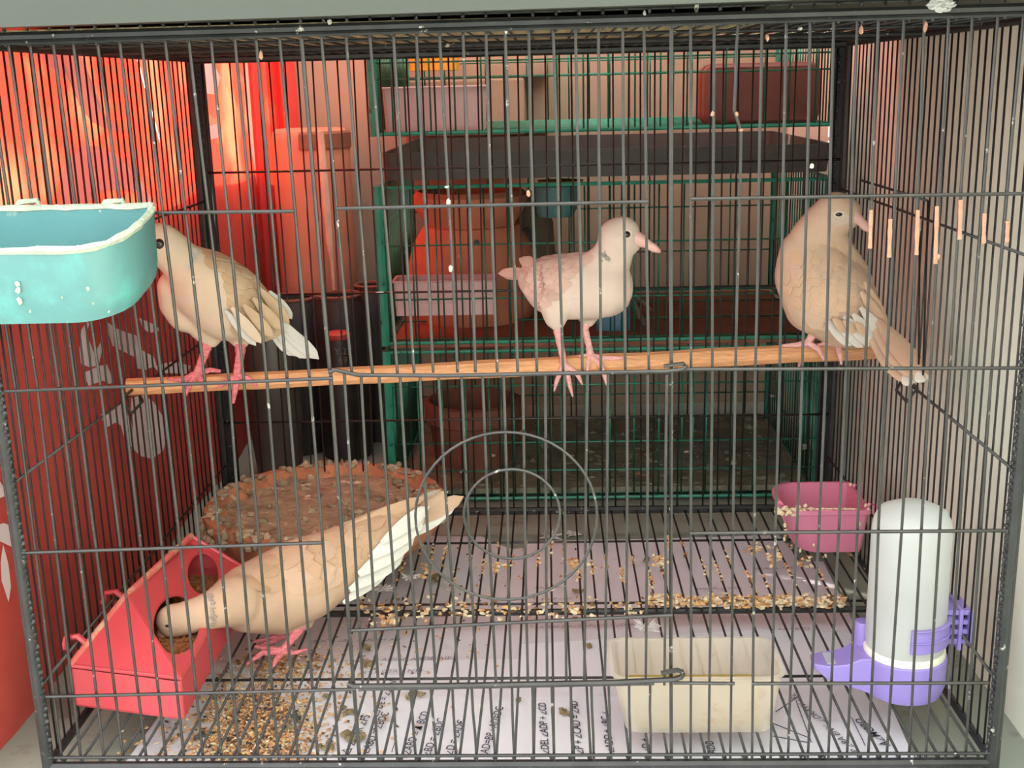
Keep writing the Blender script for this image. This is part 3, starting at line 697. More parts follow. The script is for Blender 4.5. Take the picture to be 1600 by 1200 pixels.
# ------------------------------------------------------------------ clay dish
dc = Vector((-.186, .356, 0)); RD = .112
dt = thing('clay_dish', (dc.x, dc.y, .001), 'round terracotta nest dish caked with dried droppings behind the feeding dove', 'dish')
b = MB()
b.lathe([(RD * .55, .003), (RD * .8, .008), (RD * .95, .026), (RD * 1.0, .046), (RD * .985, .050), (RD * .90, .0505), (RD * .86, .044), (RD * .7, .026), (RD * .3, .018), (.002, .017)], dc, 56, wob=.022)
b.build('bowl', m_clay, dt)
b = MB(); n = 26; k0 = len(b.v)
def crust_h(x, y):
    r = math.hypot(x, y) / RD; return .034 + .006 * r * r + .004 * math.sin(x * 120 + 1) * math.sin(y * 105) + .0035 * math.sin(x * 330 + y * 210) + .002 * random.random()
rings = []
for i in range(1, 15):
    r = RD * .89 * i / 14; rings.append([Vector((dc.x + r * math.cos(a), dc.y + r * math.sin(a), crust_h(r * math.cos(a), r * math.sin(a)))) for a in [2 * math.pi * k / 48 for k in range(48)]])
b.loft(rings)
for _ in range(420):
    a = random.random() * 6.28; r = RD * .96 * math.sqrt(random.random()); x = r * math.cos(a); y = r * math.sin(a)
    z = crust_h(x, y) if r < RD * .85 else .0515
    b.blob((dc.x + x, dc.y + y, z), (random.uniform(.002, .006), random.uniform(.002, .005), random.uniform(.0015, .004)), 0, .9, 1)
for _ in range(60):
    a = random.uniform(-2.9, 1.2); b.blob((dc.x + RD * math.cos(a), dc.y + RD * math.sin(a), random.uniform(.03, .052)), (.004, .004, .005), 0, .8, 1)
tag(b.build('dropping_crust', m_crust, dt, angle=70), 'crumbly dried dropping crust', kind='stuff')

# ------------------------------------------------------------------ tub
tb = thing('water_tub', (.122, .052, .001), 'milky rectangular plastic tub of water standing on the grate at front', 'tub')
def tubring(k, z, ins=0):
    return rrect(.0655 + (1 - k) * .01 + ins, .0205 + (1 - k) * .007 + ins, .1765 - (1 - k) * .006 - ins, .0765 - (1 - k) * -.005 - ins, .009, z)
b = MB()
b.loft([tubring(0, .0015), tubring(.15, .0025), tubring(1, .044), [p + Vector((0, 0, 0)) for p in rrect(.0635, .0185, .1785, .0785, .010, .0455)], tubring(1, .0458, .001), tubring(.15, .0045, .0014), tubring(0, .0035, .004)])
b.build('body', m_tub, tb)
b = MB(); b.loft([tubring(.15, .0048, .0022), tubring(.40, .017, .0020)]); b.build('water', m_water, tb)

# ------------------------------------------------------------------ drinker
dk = thing('water_drinker', (.266, .062, .012), 'lilac and frosted clear plastic water drinker standing in the right corner', 'drinker')
c0 = Vector((.2668, .066, 0)); rr = .0262
b = MB(); b.lathe([(rr * .97, .044), (rr, .050), (rr * .985, .128), (rr * .95, .136), (rr * .82, .1425), (rr * .5, .1465), (.001, .1475)], c0, 40)
b.build('reservoir', m_milky, dk)
b = MB(); b.lathe([(rr * .985, .0385), (rr * 1.03, .040), (rr * 1.03, .0435), (rr * .985, .045)], c0, 40); tag(b.build('limescale_band', m_lime, dk), 'crusty white ring at the foot of the reservoir')
b = MB(); b.lathe([(rr * .78, .0100), (rr * .98, .0125), (rr * 1.07, .0200), (rr * 1.08, .0400), (rr * 1.00, .0405), (rr * 1.0, .022), (.001, .018)], c0, 40)
# spout to the left
def sp(x, w0, z0, z1): return [Vector((x, c0.y - w0, z0)), Vector((x, c0.y + w0, z0)), Vector((x, c0.y + w0, z1)), Vector((x, c0.y - w0, z1))]
b.loft([sp(.243, .013, .014, .0405), sp(.235, .0125, .017, .0405), sp(.226, .012, .020, .036), sp(.213, .011, .0245, .0345), sp(.2045, .007, .031, .0345)])
b.tube([(.2415, .078, .03), (.2415, .078, .057)], .006, 10)
b.build('base_cup', m_purple, dk, bevel=.0008)
b = MB(); b.loft([sp(.2335, .0095, .0347, .0352), sp(.213, .008, .0347, .0352)]); tag(b.build('spout_water', m_milky, dk), 'shallow water in the spout')
b = MB()
for zc in (.0555, .0640):
    rg = []
    for k in range(13):
        a = R(-100 + 125 * k / 12); ca, sa = math.cos(a), math.sin(a)
        rg.append([c0 + Vector((ca * q, sa * q, zc + dz)) for q, dz in ((rr + .0002, -.0042), (rr + .0022, -.0042), (rr + .0022, .0034), (rr + .0034, .0036), (rr + .0034, .0046), (rr + .0002, .0046))])
    b.loft(rg)
for dz in (-.008, -.001, .006, .013): b.box((.289, .060, .056 + dz), (.3085, .082, .0595 + dz))
b.box((.300, .058, .044), (.3025, .086, .074)); b.box((.3065, .058, .046), (.309, .086, .072))
b.build('clip', m_purple, dk, bevel=.0005)

# ------------------------------------------------------------------ pink cup
pk = thing('feed_cup', (.265, .32, .02), 'pink plastic feed cup with soiled rim hung in the back right corner', 'cup')
b = MB()
def cupr(ins, z, k=0.0): return rrect(.2280 + ins + k * .012, .2850 + ins + k * .004, .3005 - ins - k * .003, .3580 - ins - k * .008, (.018, .004, .004, .026), z, 6)
b.loft([cupr(0, .0190, 1.3), cupr(0, .0225, 1), cupr(0, .0560), cupr(-.0018, .0562), cupr(-.0018, .0600), cupr(.0016, .0602), cupr(.0016, .0560, .02), cupr(.0016, .0240, 1), cupr(.004, .0222, 1.2)])
b.build('body', m_pink, pk)
b = MB()
for _ in range(26):
    u = random.gauss(1238, 16); b.blob(atY(u, 797 + random.gauss(0, 4) + abs(u - 1238) * .05, .2848), (.0022, .001, .0018), 0, .9, 1)
for u, v in ((1226, 820), (1227, 830), (1225, 842), (1272, 853), (1250, 860), (1290, 868), (1352, 790), (1357, 797), (1329, 757), (1343, 820)): b.blob(atY(u, v, .2848), (.0014, .001, .0022), 0, .8, 1)
for u in range(1215, 1345, 7): b.blob(atZ(u, 795, .0606), (.0022, .0012, .0008), 0, .8, 1)
b.build('dried_crust', m_husk[0], pk)
for y in (.296, .346):
    b = MB(); b.tube([(.2995, y, .052), (.3035, y, .062), (.3085, y, .061), (.3095, y, .050)], .0018, 6); b.build('hook', m_pink, pk)
# ------------------------------------------------------------------ doves
def mmpp(u, v, y):
    p = atY(u, v, y); return (p - CAM).dot(FW) / F
def body_mesh(name, nodes, y0, mat, parent, voxel=0.0016, smooth=14):
    """nodes: chains of (u, v, dy, radius px, depth ratio); spheres swept between nodes, fused into one skin"""
    bm = bmesh.new()
    for chain in nodes:
        for i in range(len(chain)):
            a = chain[i]; c = chain[min(i + 1, len(chain) - 1)]
            n = 1 if i == len(chain) - 1 else max(2, int(math.hypot(a[0] - c[0], a[1] - c[1]) / 7))
            for k in range(n):
                t = k / n; q = [a[j] + (c[j] - a[j]) * t for j in range(5)]
                p = atY(q[0], q[1], y0 + q[2]); s = mmpp(q[0], q[1], y0 + q[2]) * q[3]
                g = bmesh.ops.create_icosphere(bm, subdivisions=3, radius=1)
                for v in g['verts']: v.co = p + RX * (v.co.x * s) + UP * (v.co.z * s) + FW * (v.co.y * s * q[4])
    me = bpy.data.meshes.new('tmp'); bm.to_mesh(me); bm.free()
    o = bpy.data.objects.new('tmp', me); COL.objects.link(o)
    r = o.modifiers.new('r', 'REMESH'); r.mode = 'VOXEL'; r.voxel_size = voxel; r.adaptivity = 0
    sm = o.modifiers.new('s', 'SMOOTH'); sm.factor = .6; sm.iterations = smooth
    dg = bpy.context.evaluated_depsgraph_get(); dg.update()
    m2 = bpy.data.meshes.new_from_object(o.evaluated_get(dg)); bpy.data.objects.remove(o); m2.name = name
    base = wloc(parent)
    bvh = BVHTree.FromPolygons([v.co.copy() for v in m2.vertices], [tuple(p.vertices) for p in m2.polygons])
    for v in m2.vertices: v.co -= base
    m2.materials.clear(); m2.materials.append(mat); m2.polygons.foreach_set('use_smooth', [True] * len(m2.polygons))
    ob = bpy.data.objects.new(name, m2); COL.objects.link(ob); ob.parent = parent
    return ob, bvh
def hit(bvh, u, v):
    d = ray(u, v).normalized(); loc, nor, i, dist = bvh.ray_cast(CAM, d)
    return (loc, nor) if loc is not None else (None, None)
def feather_geo(b, root, tip, wid, nor, mi=0, camber=.18, lift=0.0, n=6, pointy=.55, thick=.0003, rootw=.55):
    ax = tip - root; L = ax.length; ax.normalize(); nor = (nor - ax * nor.dot(ax)).normalized(); sd = ax.cross(nor)
    top = []; bot = []
    for i in range(n + 1):
        t = i / n
        if t < pointy: w = wid * (rootw + (1 - rootw) * math.sin(math.pi / 2 * t / pointy))
        else: w = wid * math.sqrt(max(0, 1 - ((t - pointy) / (1 - pointy)) ** 2))
        w = max(w, wid * .05)
        for s in (-1, -.5, 0, .5, 1):
            p = root + ax * (L * t) + sd * (s * w * .5) + nor * (lift * t + wid * camber * (1 - s * s) * .5 + thick)
            top.append(p); bot.append(p - nor * (thick * 2))
    k = len(top); fs = []
    for i in range(n):
        for j in range(4):
            q = i * 5 + j; fs.append((q, q + 1, q + 6, q + 5)); fs.append((k + q, k + q + 5, k + q + 6, k + q + 1))
    for i in range(n):
        fs.append((i * 5, (i + 1) * 5, k + (i + 1) * 5, k + i * 5)); fs.append((i * 5 + 4, k + i * 5 + 4, k + (i + 1) * 5 + 4, (i + 1) * 5 + 4))
    fs.append(tuple([n * 5 + j for j in range(5)] + [k + n * 5 + j for j in reversed(range(5))]))
    b.add(top + bot, fs, mi)
def inpoly(u, v, P):
    c = False; j = len(P) - 1
    for i in range(len(P)):
        if (P[i][1] > v) != (P[j][1] > v) and u < (P[j][0] - P[i][0]) * (v - P[i][1]) / (P[j][1] - P[i][1]) + P[i][0]: c = not c
        j = i
    return c
def coverts(bvh, poly, ang, mats, parent, step=13, L=24, W=17, lift=.0014, name='wing_coverts'):
    """rows of small overlapping feathers seated on the body skin, pointing along image angle ang"""
    b = MB(); ca, sa = math.cos(R(ang)), math.sin(R(ang)); us = [p[0] for p in poly]; vs = [p[1] for p in poly]
    cu, cv = sum(us) / len(us), sum(vs) / len(vs); E = 260; row = 0
    a = -E
    pts = []
    while a < E:
        c = -E + (step * .5 if row % 2 else 0)
        while c < E:
            u = cu + a * ca - c * sa + random.gauss(0, 1.2); v = cv + a * sa + c * ca + random.gauss(0, 1.2)
            if inpoly(u, v, poly): pts.append((a, u, v))
            c += step
        a += step * .8; row += 1
    pts.sort(key=lambda q: -q[0])
    for _, u, v in pts:
        p, n = hit(bvh, u, v)
        if p is None or n.dot(-FW) < .12: continue
        s = (p - CAM).dot(FW) / F; d = RX * ca - UP * sa; d = (d - n * d.dot(n)).normalized()
        jl = random.uniform(.85, 1.15)
        feather_geo(b, p - n * .0006 - d * (L * s * .25), p + d * (L * s * .8 * jl) + n * .0001, W * s * jl, n, random.choices(range(len(mats)), [6, 3, 1][:len(mats)])[0], .10, lift * .5, 5, .5, .00016)
    return tag(b.build(name, mats, parent), kind='stuff') if b.v else None
def quill(parent, y0, r, t, wpx, mat, facing=None, name='flight_feather', camber=.14):
    p = atY(r[0], r[1], y0 + r[2]); q = atY(t[0], t[1], y0 + t[2]); s = (p - CAM).dot(FW) / F
    b = MB(); feather_geo(b, p, q, wpx * s, facing or (-FW), 0, camber, 0, 9, .6, .0004, .3)
    return b.build(name, mat, parent)
def leg(parent, y0, paths, mat, name='leg'):
    b = MB()
    for pts in paths:
        P = [atY(u, v, y0 + dy) for u, v, dy, r in pts]; Rr = [r * mmpp(u, v, y0 + dy) for u, v, dy, r in pts]
        Q = []; S = []
        for i in range(len(P) - 1):
            for k in range(4):
                t = k / 4; Q.append(P[i].lerp(P[i + 1], t)); S.append((Rr[i] + (Rr[i + 1] - Rr[i]) * t) * (1.07 if k % 2 else .96))
        Q.append(P[-1]); S.append(Rr[-1]); b.tube(Q, S, 8)
    return b.build(name, mat, parent)
def beak(parent, y0, a, mid, tip, r0, r1, mat):
    b = MB(); P = [atY(p[0], p[1], y0 + p[2]) for p in (a, mid, tip)]; s = (P[0] - CAM).dot(FW) / F
    Q = [P[0], P[0].lerp(P[1], .5), P[1], P[1].lerp(P[2], .55), P[2]]; Rr = [r0 * s, (r0 * .8 + r1 * .2) * s, r1 * s, r1 * s * .92, r1 * s * .3]
    b.tube(Q, Rr, 10, flat=.85); return b.build('beak', mat, parent, angle=80)
def eye(parent, bvh, u, v, r, mring=None, squash=1.0):
    p, n = hit(bvh, u, v)
    if p is None: return
    s = (p - CAM).dot(FW) / F; sd = n.cross(UP).normalized(); up = sd.cross(n)
    if mring:
        b = MB(); rg = []
        for k in range(20):
            a = 2 * math.pi * k / 20; rg.append(p + n * .0004 + sd * math.cos(a) * r * s * 1.35 + up * math.sin(a) * r * s * 1.25 * squash)
        b.tube(rg + [rg[0]], .00045, 6); b.build('eye_ring', mring, parent)
    b = MB(); b.blob(p - n * r * s * .25, (r * s * 1.05, r * s * squash, r * s * .75), 0, 0, 3, axes=Matrix((sd, up, n)).transposed()); b.build('eye', m_eye, parent)

# ---- second dove: pinkish cream, standing side on in the middle
y0 = perch_pt(905).y
pm = plumage('pinkish_cream_plumage', (226, 200, 182)); pmb = plumage('pinkish_back_plumage', (214, 174, 156)); pmw = plumage('pale_cream_plumage', (236, 218, 200))
d2 = thing('dove', perch_pt(905), 'pinkish cream dove standing in profile on the middle of the perch facing right', 'bird', 'doves in the black cage')
body, bv = body_mesh('body', [
    [(838, 436, .018, 30, .9), (866, 446, .010, 48, .85), (905, 446, .004, 53, .85), (940, 447, 0, 50, .85), (952, 452, -.001, 38, .9)],
    [(880, 470, 0, 30, .9), (930, 474, 0, 26, 1)], [(948, 452, 0, 37, .9), (957, 462, 0, 30, .9), (952, 474, 0, 22, .9)],
    [(935, 430, 0, 40, .85), (955, 405, 0, 33, .85), (962, 385, -.001, 29, .85), (966, 372, -.001, 33, .8)], [(985, 380, -.001, 18, .8), (972, 366, -.001, 29, .8)],
    [(868, 474, -.010, 27, .7), (868, 496, -.010, 19, .7), (871, 508, -.010, 11, .8)], [(918, 484, .008, 22, .7), (919, 500, .008, 13, .7)]], y0, pm, d2)
wg = [(818, 425), (838, 405), (880, 396), (918, 395), (930, 412), (905, 425), (880, 455), (868, 476), (850, 480), (832, 460), (822, 440)]
coverts(bv, wg, 172, [pmb, plumage('pinkish_back_shade', (218, 180, 162))], d2, 12, 22, 17, .0014)
wing = None
for i, (r, t, w_) in enumerate([((846, 420, -.004), (812, 404, .020), 18), ((846, 428, -.008), (816, 414, .016), 17), ((848, 436, -.010), (820, 426, .010), 17), ((850, 446, -.012), (824, 440, .006), 17), ((852, 456, -.014), (830, 456, .002), 17)]):
    f = quill(wing or d2, y0, r, t, w_, pmb, name='wing_feather')
for r, t, w_ in [((835, 424, .02), (779, 427, .045), 16), ((835, 430, .02), (786, 431, .046), 14), ((838, 412, .015), (824, 401, .035), 9)]:
    quill(d2, y0, r, t, w_, pmb, name='tail_feather')
eye(d2, bv, 980, 366, 5.2, m_eyering)
beak(d2, y0, (988, 370, -.004), (1011, 381, -.006), (1032, 394, -.007), 13, 7.5, m_beak)
zc = -.0095
leg(d2, y0, [[(869, 500, -.010, 8), (873, 525, -.010, 6.3), (880, 560, -.010, 4.8), (881, 571, -.010, 5.5)], [(881, 570, -.010, 4.6), (874, 585, zc - .002, 4), (869, 598, zc, 3.3), (866, 611, zc + .002, 1.2)],
             [(882, 571, -.010, 4.6), (888, 590, zc - .003, 4), (891, 605, zc, 3.4), (895, 620, zc + .003, 1.2)], [(883, 571, -.010, 4.4), (898, 580, zc - .002, 3.8), (905, 590, zc - .001, 3.2), (910, 601, zc, 1.3)], [(881, 570, -.010, 4), (882, 568, .004, 3.5), (884, 574, .011, 1.5)]], m_legpink)
leg(d2, y0, [[(919, 490, .008, 8), (914, 515, .006, 5.8), (920, 540, .002, 5), (923, 556, 0, 6)], [(923, 556, -.001, 5), (940, 560, -.002, 4.6), (958, 560, -.003, 4), (974, 559, -.003, 1.8)],
             [(923, 556, -.001, 5), (938, 570, -.008, 4.4), (944, 585, zc, 3.6), (948, 602, zc + .002, 1.3)], [(921, 556, -.001, 4.6), (918, 572, -.008, 3.8), (918, 584, zc, 1.6)], [(921, 556, 0, 4.6), (908, 557, -.002, 3.6), (898, 563, -.002, 1.4)]], m_legpink)
b = MB()
for _ in range(46):
    t = random.random(); u = 933 + 18 * t + random.gauss(0, 1.5); v = 393 + 10 * t + random.gauss(0, 3.0); p, n = hit(bv, u, v)
    if p is not None: d = (RX * .5 - UP * .85); feather_geo(b, p - n * .0002, p + d * .0034 + n * .0006, .0010, n, 0, .1, 0, 2)
b.build('neck_collar', m_cleft, d2)

# ---- third dove: apricot, seen from behind its wing, looking right
y0 = perch_pt(1290).y - .004
pa3 = plumage('apricot_plumage', (220, 184, 154)); pb3 = plumage('apricot_wing_plumage', (222, 182, 148)); pw3 = plumage('white_edged_plumage', (234, 220, 202)); pt3 = plumage('pale_tail_plumage', (228, 190, 158))
d3 = thing('dove', perch_pt(1290), 'plump apricot dove at the right end of the perch with its tail hanging down', 'bird', 'doves in the black cage')
body, bv = body_mesh('body', [
    [(1262, 400, 0, 46, .8), (1272, 430, 0, 62, .8), (1290, 458, 0, 70, .75), (1318, 492, .004, 54, .7), (1350, 515, .008, 30, .6)],
    [(1268, 372, 0, 34, .85), (1290, 348, 0, 35, .85), (1306, 334, 0, 35, .85), (1316, 334, 0, 30, .85)], [(1290, 500, 0, 32, .8), (1266, 480, 0, 40, .8)],
    [(1296, 375, 0, 28, .8), (1335, 430, .004, 26, .6), (1362, 478, .006, 16, .5)], [(1275, 505, -.004, 20, .8), (1279, 514, -.004, 12, .8)]], y0, pa3, d3)
wg = [(1240, 395), (1290, 372), (1325, 390), (1352, 440), (1376, 490), (1380, 512), (1350, 510), (1330, 500), (1310, 520), (1270, 500), (1240, 470), (1222, 440), (1226, 412)]
coverts(bv, wg, 58, [pb3, pa3], d3, 17, 30, 24, .0014)
for r, t, w_, mt in [((1290, 500, -.030), (1330, 540, -.022), 20, pw3), ((1304, 498, -.031), (1348, 543, -.022), 20, pw3), ((1318, 494, -.031), (1362, 541, -.022), 20, pw3), ((1332, 490, -.030), (1374, 538, -.021), 20, pw3), ((1344, 480, -.028), (1386, 531, -.020), 19, pw3),
                  ((1345, 455, -.024), (1388, 520, -.018), 20, pb3), ((1350, 440, -.020), (1386, 508, -.014), 16, pb3)]:
    quill(d3, y0, r, t, w_, mt, name='flight_feather')
for r, t, w_ in [((1301, 497, -.034), (1322, 518, -.030), 15), ((1318, 500, -.034), (1336, 520, -.030), 14), ((1336, 503, -.034), (1352, 522, -.030), 12)]:
    tag(quill(d3, y0, r, t, w_, pb3, name='covert_tip'), 'tan centre of a white edged feather')
for r, t, w_, mt in [((1352, 508, -.012), (1390, 568, -.040), 22, pt3), ((1360, 515, -.014), (1424, 600, -.078), 40, pt3), ((1366, 508, -.018), (1434, 592, -.084), 38, pt3), ((1372, 500, -.022), (1446, 593, -.092), 34, pb3)]:
    quill(d3, y0, r, t, w_, mt, name='tail_feather')
quill(d3, y0, (1414, 584, -.072), (1425, 602, -.079), 24, pw3, name='tail_tip'); quill(d3, y0, (1434, 582, -.086), (1444, 597, -.093), 22, pw3, name='tail_tip')
eye(d3, bv, 1311, 335, 5.5, m_eyering, .62)
b = MB()
for _ in range(420):
    u = 1313 + random.uniform(-17, 17); v = 340 + random.uniform(-11, 11)
    if ((u - 1313) / 17) ** 2 + ((v - 340) / 11) ** 2 > 1: continue
    p, n = hit(bv, u, v)
    if p is not None and math.hypot((u - 1311) * .8, (v - 335) * 1.6) > 6: feather_geo(b, p - n * .0004, p + (RX * -.8 - UP * .5) * .003 + n * .0001, .0022, n, 0, .1, 0, 2)
b.build('pale_cheek', plumage('pale_cheek_plumage', (228, 202, 178)), d3)
beak(d3, y0, (1328, 336, -.006), (1344, 345, -.007), (1360, 363, -.008), 13, 7.5, m_beak)
leg(d3, y0, [[(1277, 508, -.006, 9), (1270, 522, -.006, 6.5), (1262, 536, -.006, 6)], [(1262, 536, -.006, 5.5), (1245, 539, -.007, 4.2), (1222, 540, -.007, 2)], [(1262, 536, -.006, 5.2), (1278, 545, -.010, 4.6), (1288, 563, -.010, 1.8)], [(1264, 536, -.006, 5), (1252, 548, .012, 4), (1248, 575, .006, 1.5)]], m_legpink)
leg(d3, y0, [[(1302, 515, .004, 9), (1304, 530, .002, 6), (1310, 538, -.002, 6)], [(1312, 538, -.002, 5.4), (1292, 536, -.004, 4.4), (1276, 540, -.004, 2)], [(1310, 538, -.002, 5.4), (1312, 552, -.010, 4.4), (1315, 570, -.010, 1.5)]], m_legpink)

# ---- first dove: cream, leaning behind the teal trough
y0 = perch_pt(335).y - .002
pa1 = plumage('cream_plumage', (222, 196, 168)); pb1 = plumage('tan_cream_plumage', (206, 172, 136)); pw1 = plumage('pale_grey_plumage', (214, 206, 194))
d1 = thing('dove', perch_pt(335), 'cream dove on the left of the perch with its head behind the teal trough', 'bird', 'doves in the black cage')
body, bv = body_mesh('body', [
    [(300, 425, -.006, 42, .85), (322, 447, 0, 58, .85), (352, 470, .004, 62, .85), (385, 488, .008, 48, .8), (415, 500, .012, 30, .75), (432, 508, .014, 20, .7)],
    [(298, 425, -.006, 38, .85), (280, 405, -.010, 33, .85), (262, 388, -.014, 33, .85), (250, 380, -.016, 33, .8)],
    [(275, 450, -.004, 30, .8), (272, 475, -.002, 24, .8), (290, 490, 0, 30, .8)], [(320, 510, .002, 26, .85), (330, 530, 0, 15, .85)], [(372, 515, .006, 24, .8), (376, 535, .004, 13, .8)]], y0, pa1, d1)
wg = [(305, 392), (340, 395), (385, 415), (420, 445), (442, 480), (446, 500), (425, 520), (398, 535), (375, 528), (358, 505), (350, 470), (356, 440), (330, 415)]
coverts(bv, wg, 48, [pb1, plumage('tan_cream_shade', (212, 180, 146))], d1, 15, 28, 22, .0014)
for r, t, w_, mt in [((352, 485, -.024), (400, 540, -.016), 16, pw1), ((362, 480, -.027), (408, 536, -.018), 17, pa1), ((380, 475, -.024), (426, 526, -.012), 18, pb1), ((395, 465, -.018), (440, 515, -.006), 18, pb1), ((405, 450, -.010), (452, 505, .004), 17, pb1), ((420, 455, -.002), (456, 498, .012), 18, pw1)]:
    quill(d1, y0, r, t, w_, mt, name='flight_feather')
for r, t, w_ in [((418, 505, .010), (462, 556, .018), 24), ((424, 505, .008), (480, 560, .018), 24), ((430, 500, .006), (498, 561, .018), 22), ((436, 498, .004), (482, 545, .014), 14)]:
    quill(d1, y0, r, t, w_, pw1, name='tail_feather')
eye(d1, bv, 249, 381, 7.2, None, 1.15)
beak(d1, y0, (226, 398, -.020), (210, 412, -.022), (202, 424, -.024), 11, 6, m_beak)
leg(d1, y0, [[(326, 528, 0, 10), (321, 550, -.004, 7), (312, 572, -.008, 6), (306, 586, -.008, 6)], [(306, 584, -.008, 5.5), (286, 594, -.008, 4.6), (262, 592, -.007, 2.2)], [(306, 586, -.008, 5.5), (296, 600, -.010, 4.8), (290, 618, -.010, 2)],
             [(308, 586, -.008, 5), (316, 596, -.010, 4), (318, 606, -.010, 1.8)], [(308, 584, -.006, 4.6), (328, 578, -.004, 4), (345, 580, -.002, 2.4)]], m_legred)
leg(d1, y0, [[(376, 532, .004, 10), (375, 555, -.002, 7), (371, 578, -.008, 6), (370, 590, -.008, 6)], [(370, 588, -.008, 5.6), (368, 606, -.010, 5), (364, 630, -.010, 2.2)], [(369, 588, -.008, 5), (350, 598, -.010, 4.4), (340, 608, -.010, 2)],
             [(371, 586, -.008, 5), (390, 592, -.010, 4.2), (402, 604, -.009, 2)], [(371, 586, -.006, 4.6), (372, 584, .006, 3.6), (374, 590, .010, 2)]], m_legred)
b = MB()
for _ in range(40):
    t = random.random(); u = 292 + 14 * t + random.gauss(0, 2); v = 384 + 34 * (1 - t) + random.gauss(0, 4); p, n = hit(bv, u, v)
    if p is not None: feather_geo(b, p - n * .0003, p + (RX * .7 - UP * .6) * .0035 + n * .0002, .001, n, 0, .1, 0, 2)
b.build('neck_collar', pw1, d1)

# ---- fourth dove: tan, feeding with its head inside the red feeder
y0 = .150
pa4 = plumage('tan_plumage', (208, 172, 142)); pb4 = plumage('tan_wing_plumage', (202, 164, 130)); pw4 = plumage('white_wing_plumage', (238, 232, 218)); pg4 = plumage('grey_brown_quill', (172, 156, 136))
d4 = thing('dove', atZ(430, 1020, 0.001), 'tan dove on the cage floor feeding with its head inside the red feeder', 'bird', 'doves in the black cage')
body, bv = body_mesh('body', [
    [(362, 938, -.034, 38, .8), (390, 935, -.018, 54, .8), (430, 925, 0, 64, .8), (475, 905, .006, 66, .78), (520, 880, .014, 54, .7), (570, 850, .024, 38, .6), (620, 822, .036, 24, .5), (655, 800, .046, 14, .4)],
    [(368, 938, -.034, 41, .85), (340, 950, -.049, 32, .8), (315, 958, -.056, 28, .8), (290, 966, -.060, 27, .8), (270, 970, -.060, 27, .8)],
    [(455, 955, .004, 34, .8), (476, 970, .004, 16, .8)], [(400, 955, -.002, 36, .8), (440, 960, 0, 32, .8)]], y0, pa4, d4)
wg = [(372, 900), (420, 872), (480, 848), (540, 815), (580, 800), (600, 830), (570, 880), (530, 915), (480, 925), (430, 915), (395, 915)]
coverts(bv, wg, -24, [pb4, pa4], d4, 22, 42, 32, .0016)
for r, t, w_, mt in [((455, 862, .008), (655, 780, .050), 22, pb4), ((460, 868, .002), (668, 775, .048), 24, pb4), ((466, 876, -.002), (650, 790, .044), 26, pa4), ((474, 884, -.006), (640, 800, .040), 26, pb4), ((482, 894, -.006), (632, 812, .036), 26, pa4),
                     ((596, 848, .008), (670, 792, .044), 24, pw4), ((578, 872, .004), (662, 812, .040), 30, pw4), ((560, 898, -.003), (648, 838, .036), 30, pw4), ((546, 922, -.005), (630, 868, .030), 26, pw4), ((536, 942, -.001), (606, 892, .024), 18, pw4)]:
    quill(d4, y0, r, t, w_, mt, name='flight_feather')
quill(d4, y0, (560, 824, .022), (690, 764, .056), 10, pg4, name='flight_feather')
for r, t, w_ in [((620, 828, .036), (724, 776, .066), 26), ((620, 835, .036), (712, 790, .064), 24), ((615, 845, .034), (700, 800, .062), 24), ((620, 815, .040), (700, 768, .062), 20)]:
    quill(d4, y0, r, t, w_, pa4 if w_ != 24 else pw4, name='tail_feather')
eye(d4, bv, 262, 978, 4.5, None, .5)
beak(d4, y0, (256, 984, -.060), (250, 1000, -.060), (252, 1012, -.060), 10, 5, m_beak)
leg(d4, y0, [[(470, 972, .002, 14), (462, 990, -.004, 8), (450, 1005, -.010, 6), (440, 1020, -.014, 6)], [(440, 1018, -.014, 5), (410, 1020, -.014, 4.6), (385, 1038, -.018, 2)], [(442, 1016, -.014, 5), (415, 1013, -.010, 4.4), (398, 1010, -.008, 2)],
             [(440, 1020, -.014, 5), (430, 1034, -.022, 4), (427, 1044, -.026, 1.8)], [(442, 1018, -.014, 4.4), (462, 1020, -.012, 3.6), (480, 1014, -.010, 1.6)]], m_legred)
leg(d4, y0, [[(458, 968, .016, 12), (455, 985, .014, 7), (446, 992, .010, 6)], [(448, 990, .010, 5), (425, 997, .006, 4.6), (396, 1003, .004, 2)], [(448, 992, .010, 4.6), (420, 1004, .002, 4), (400, 1010, .002, 2)]], m_legred)
b = MB()
for _ in range(40):
    t = random.random(); u = 322 + 8 * math.sin(3 * t) + random.gauss(0, 2); v = 925 + 62 * t; p, n = hit(bv, u, v)
    if p is not None: feather_geo(b, p - n * .0003, p + RX * .0035 + n * .0001, .0016, n, 0, .1, 0, 2)
b.build('neck_collar', pg4, d4)

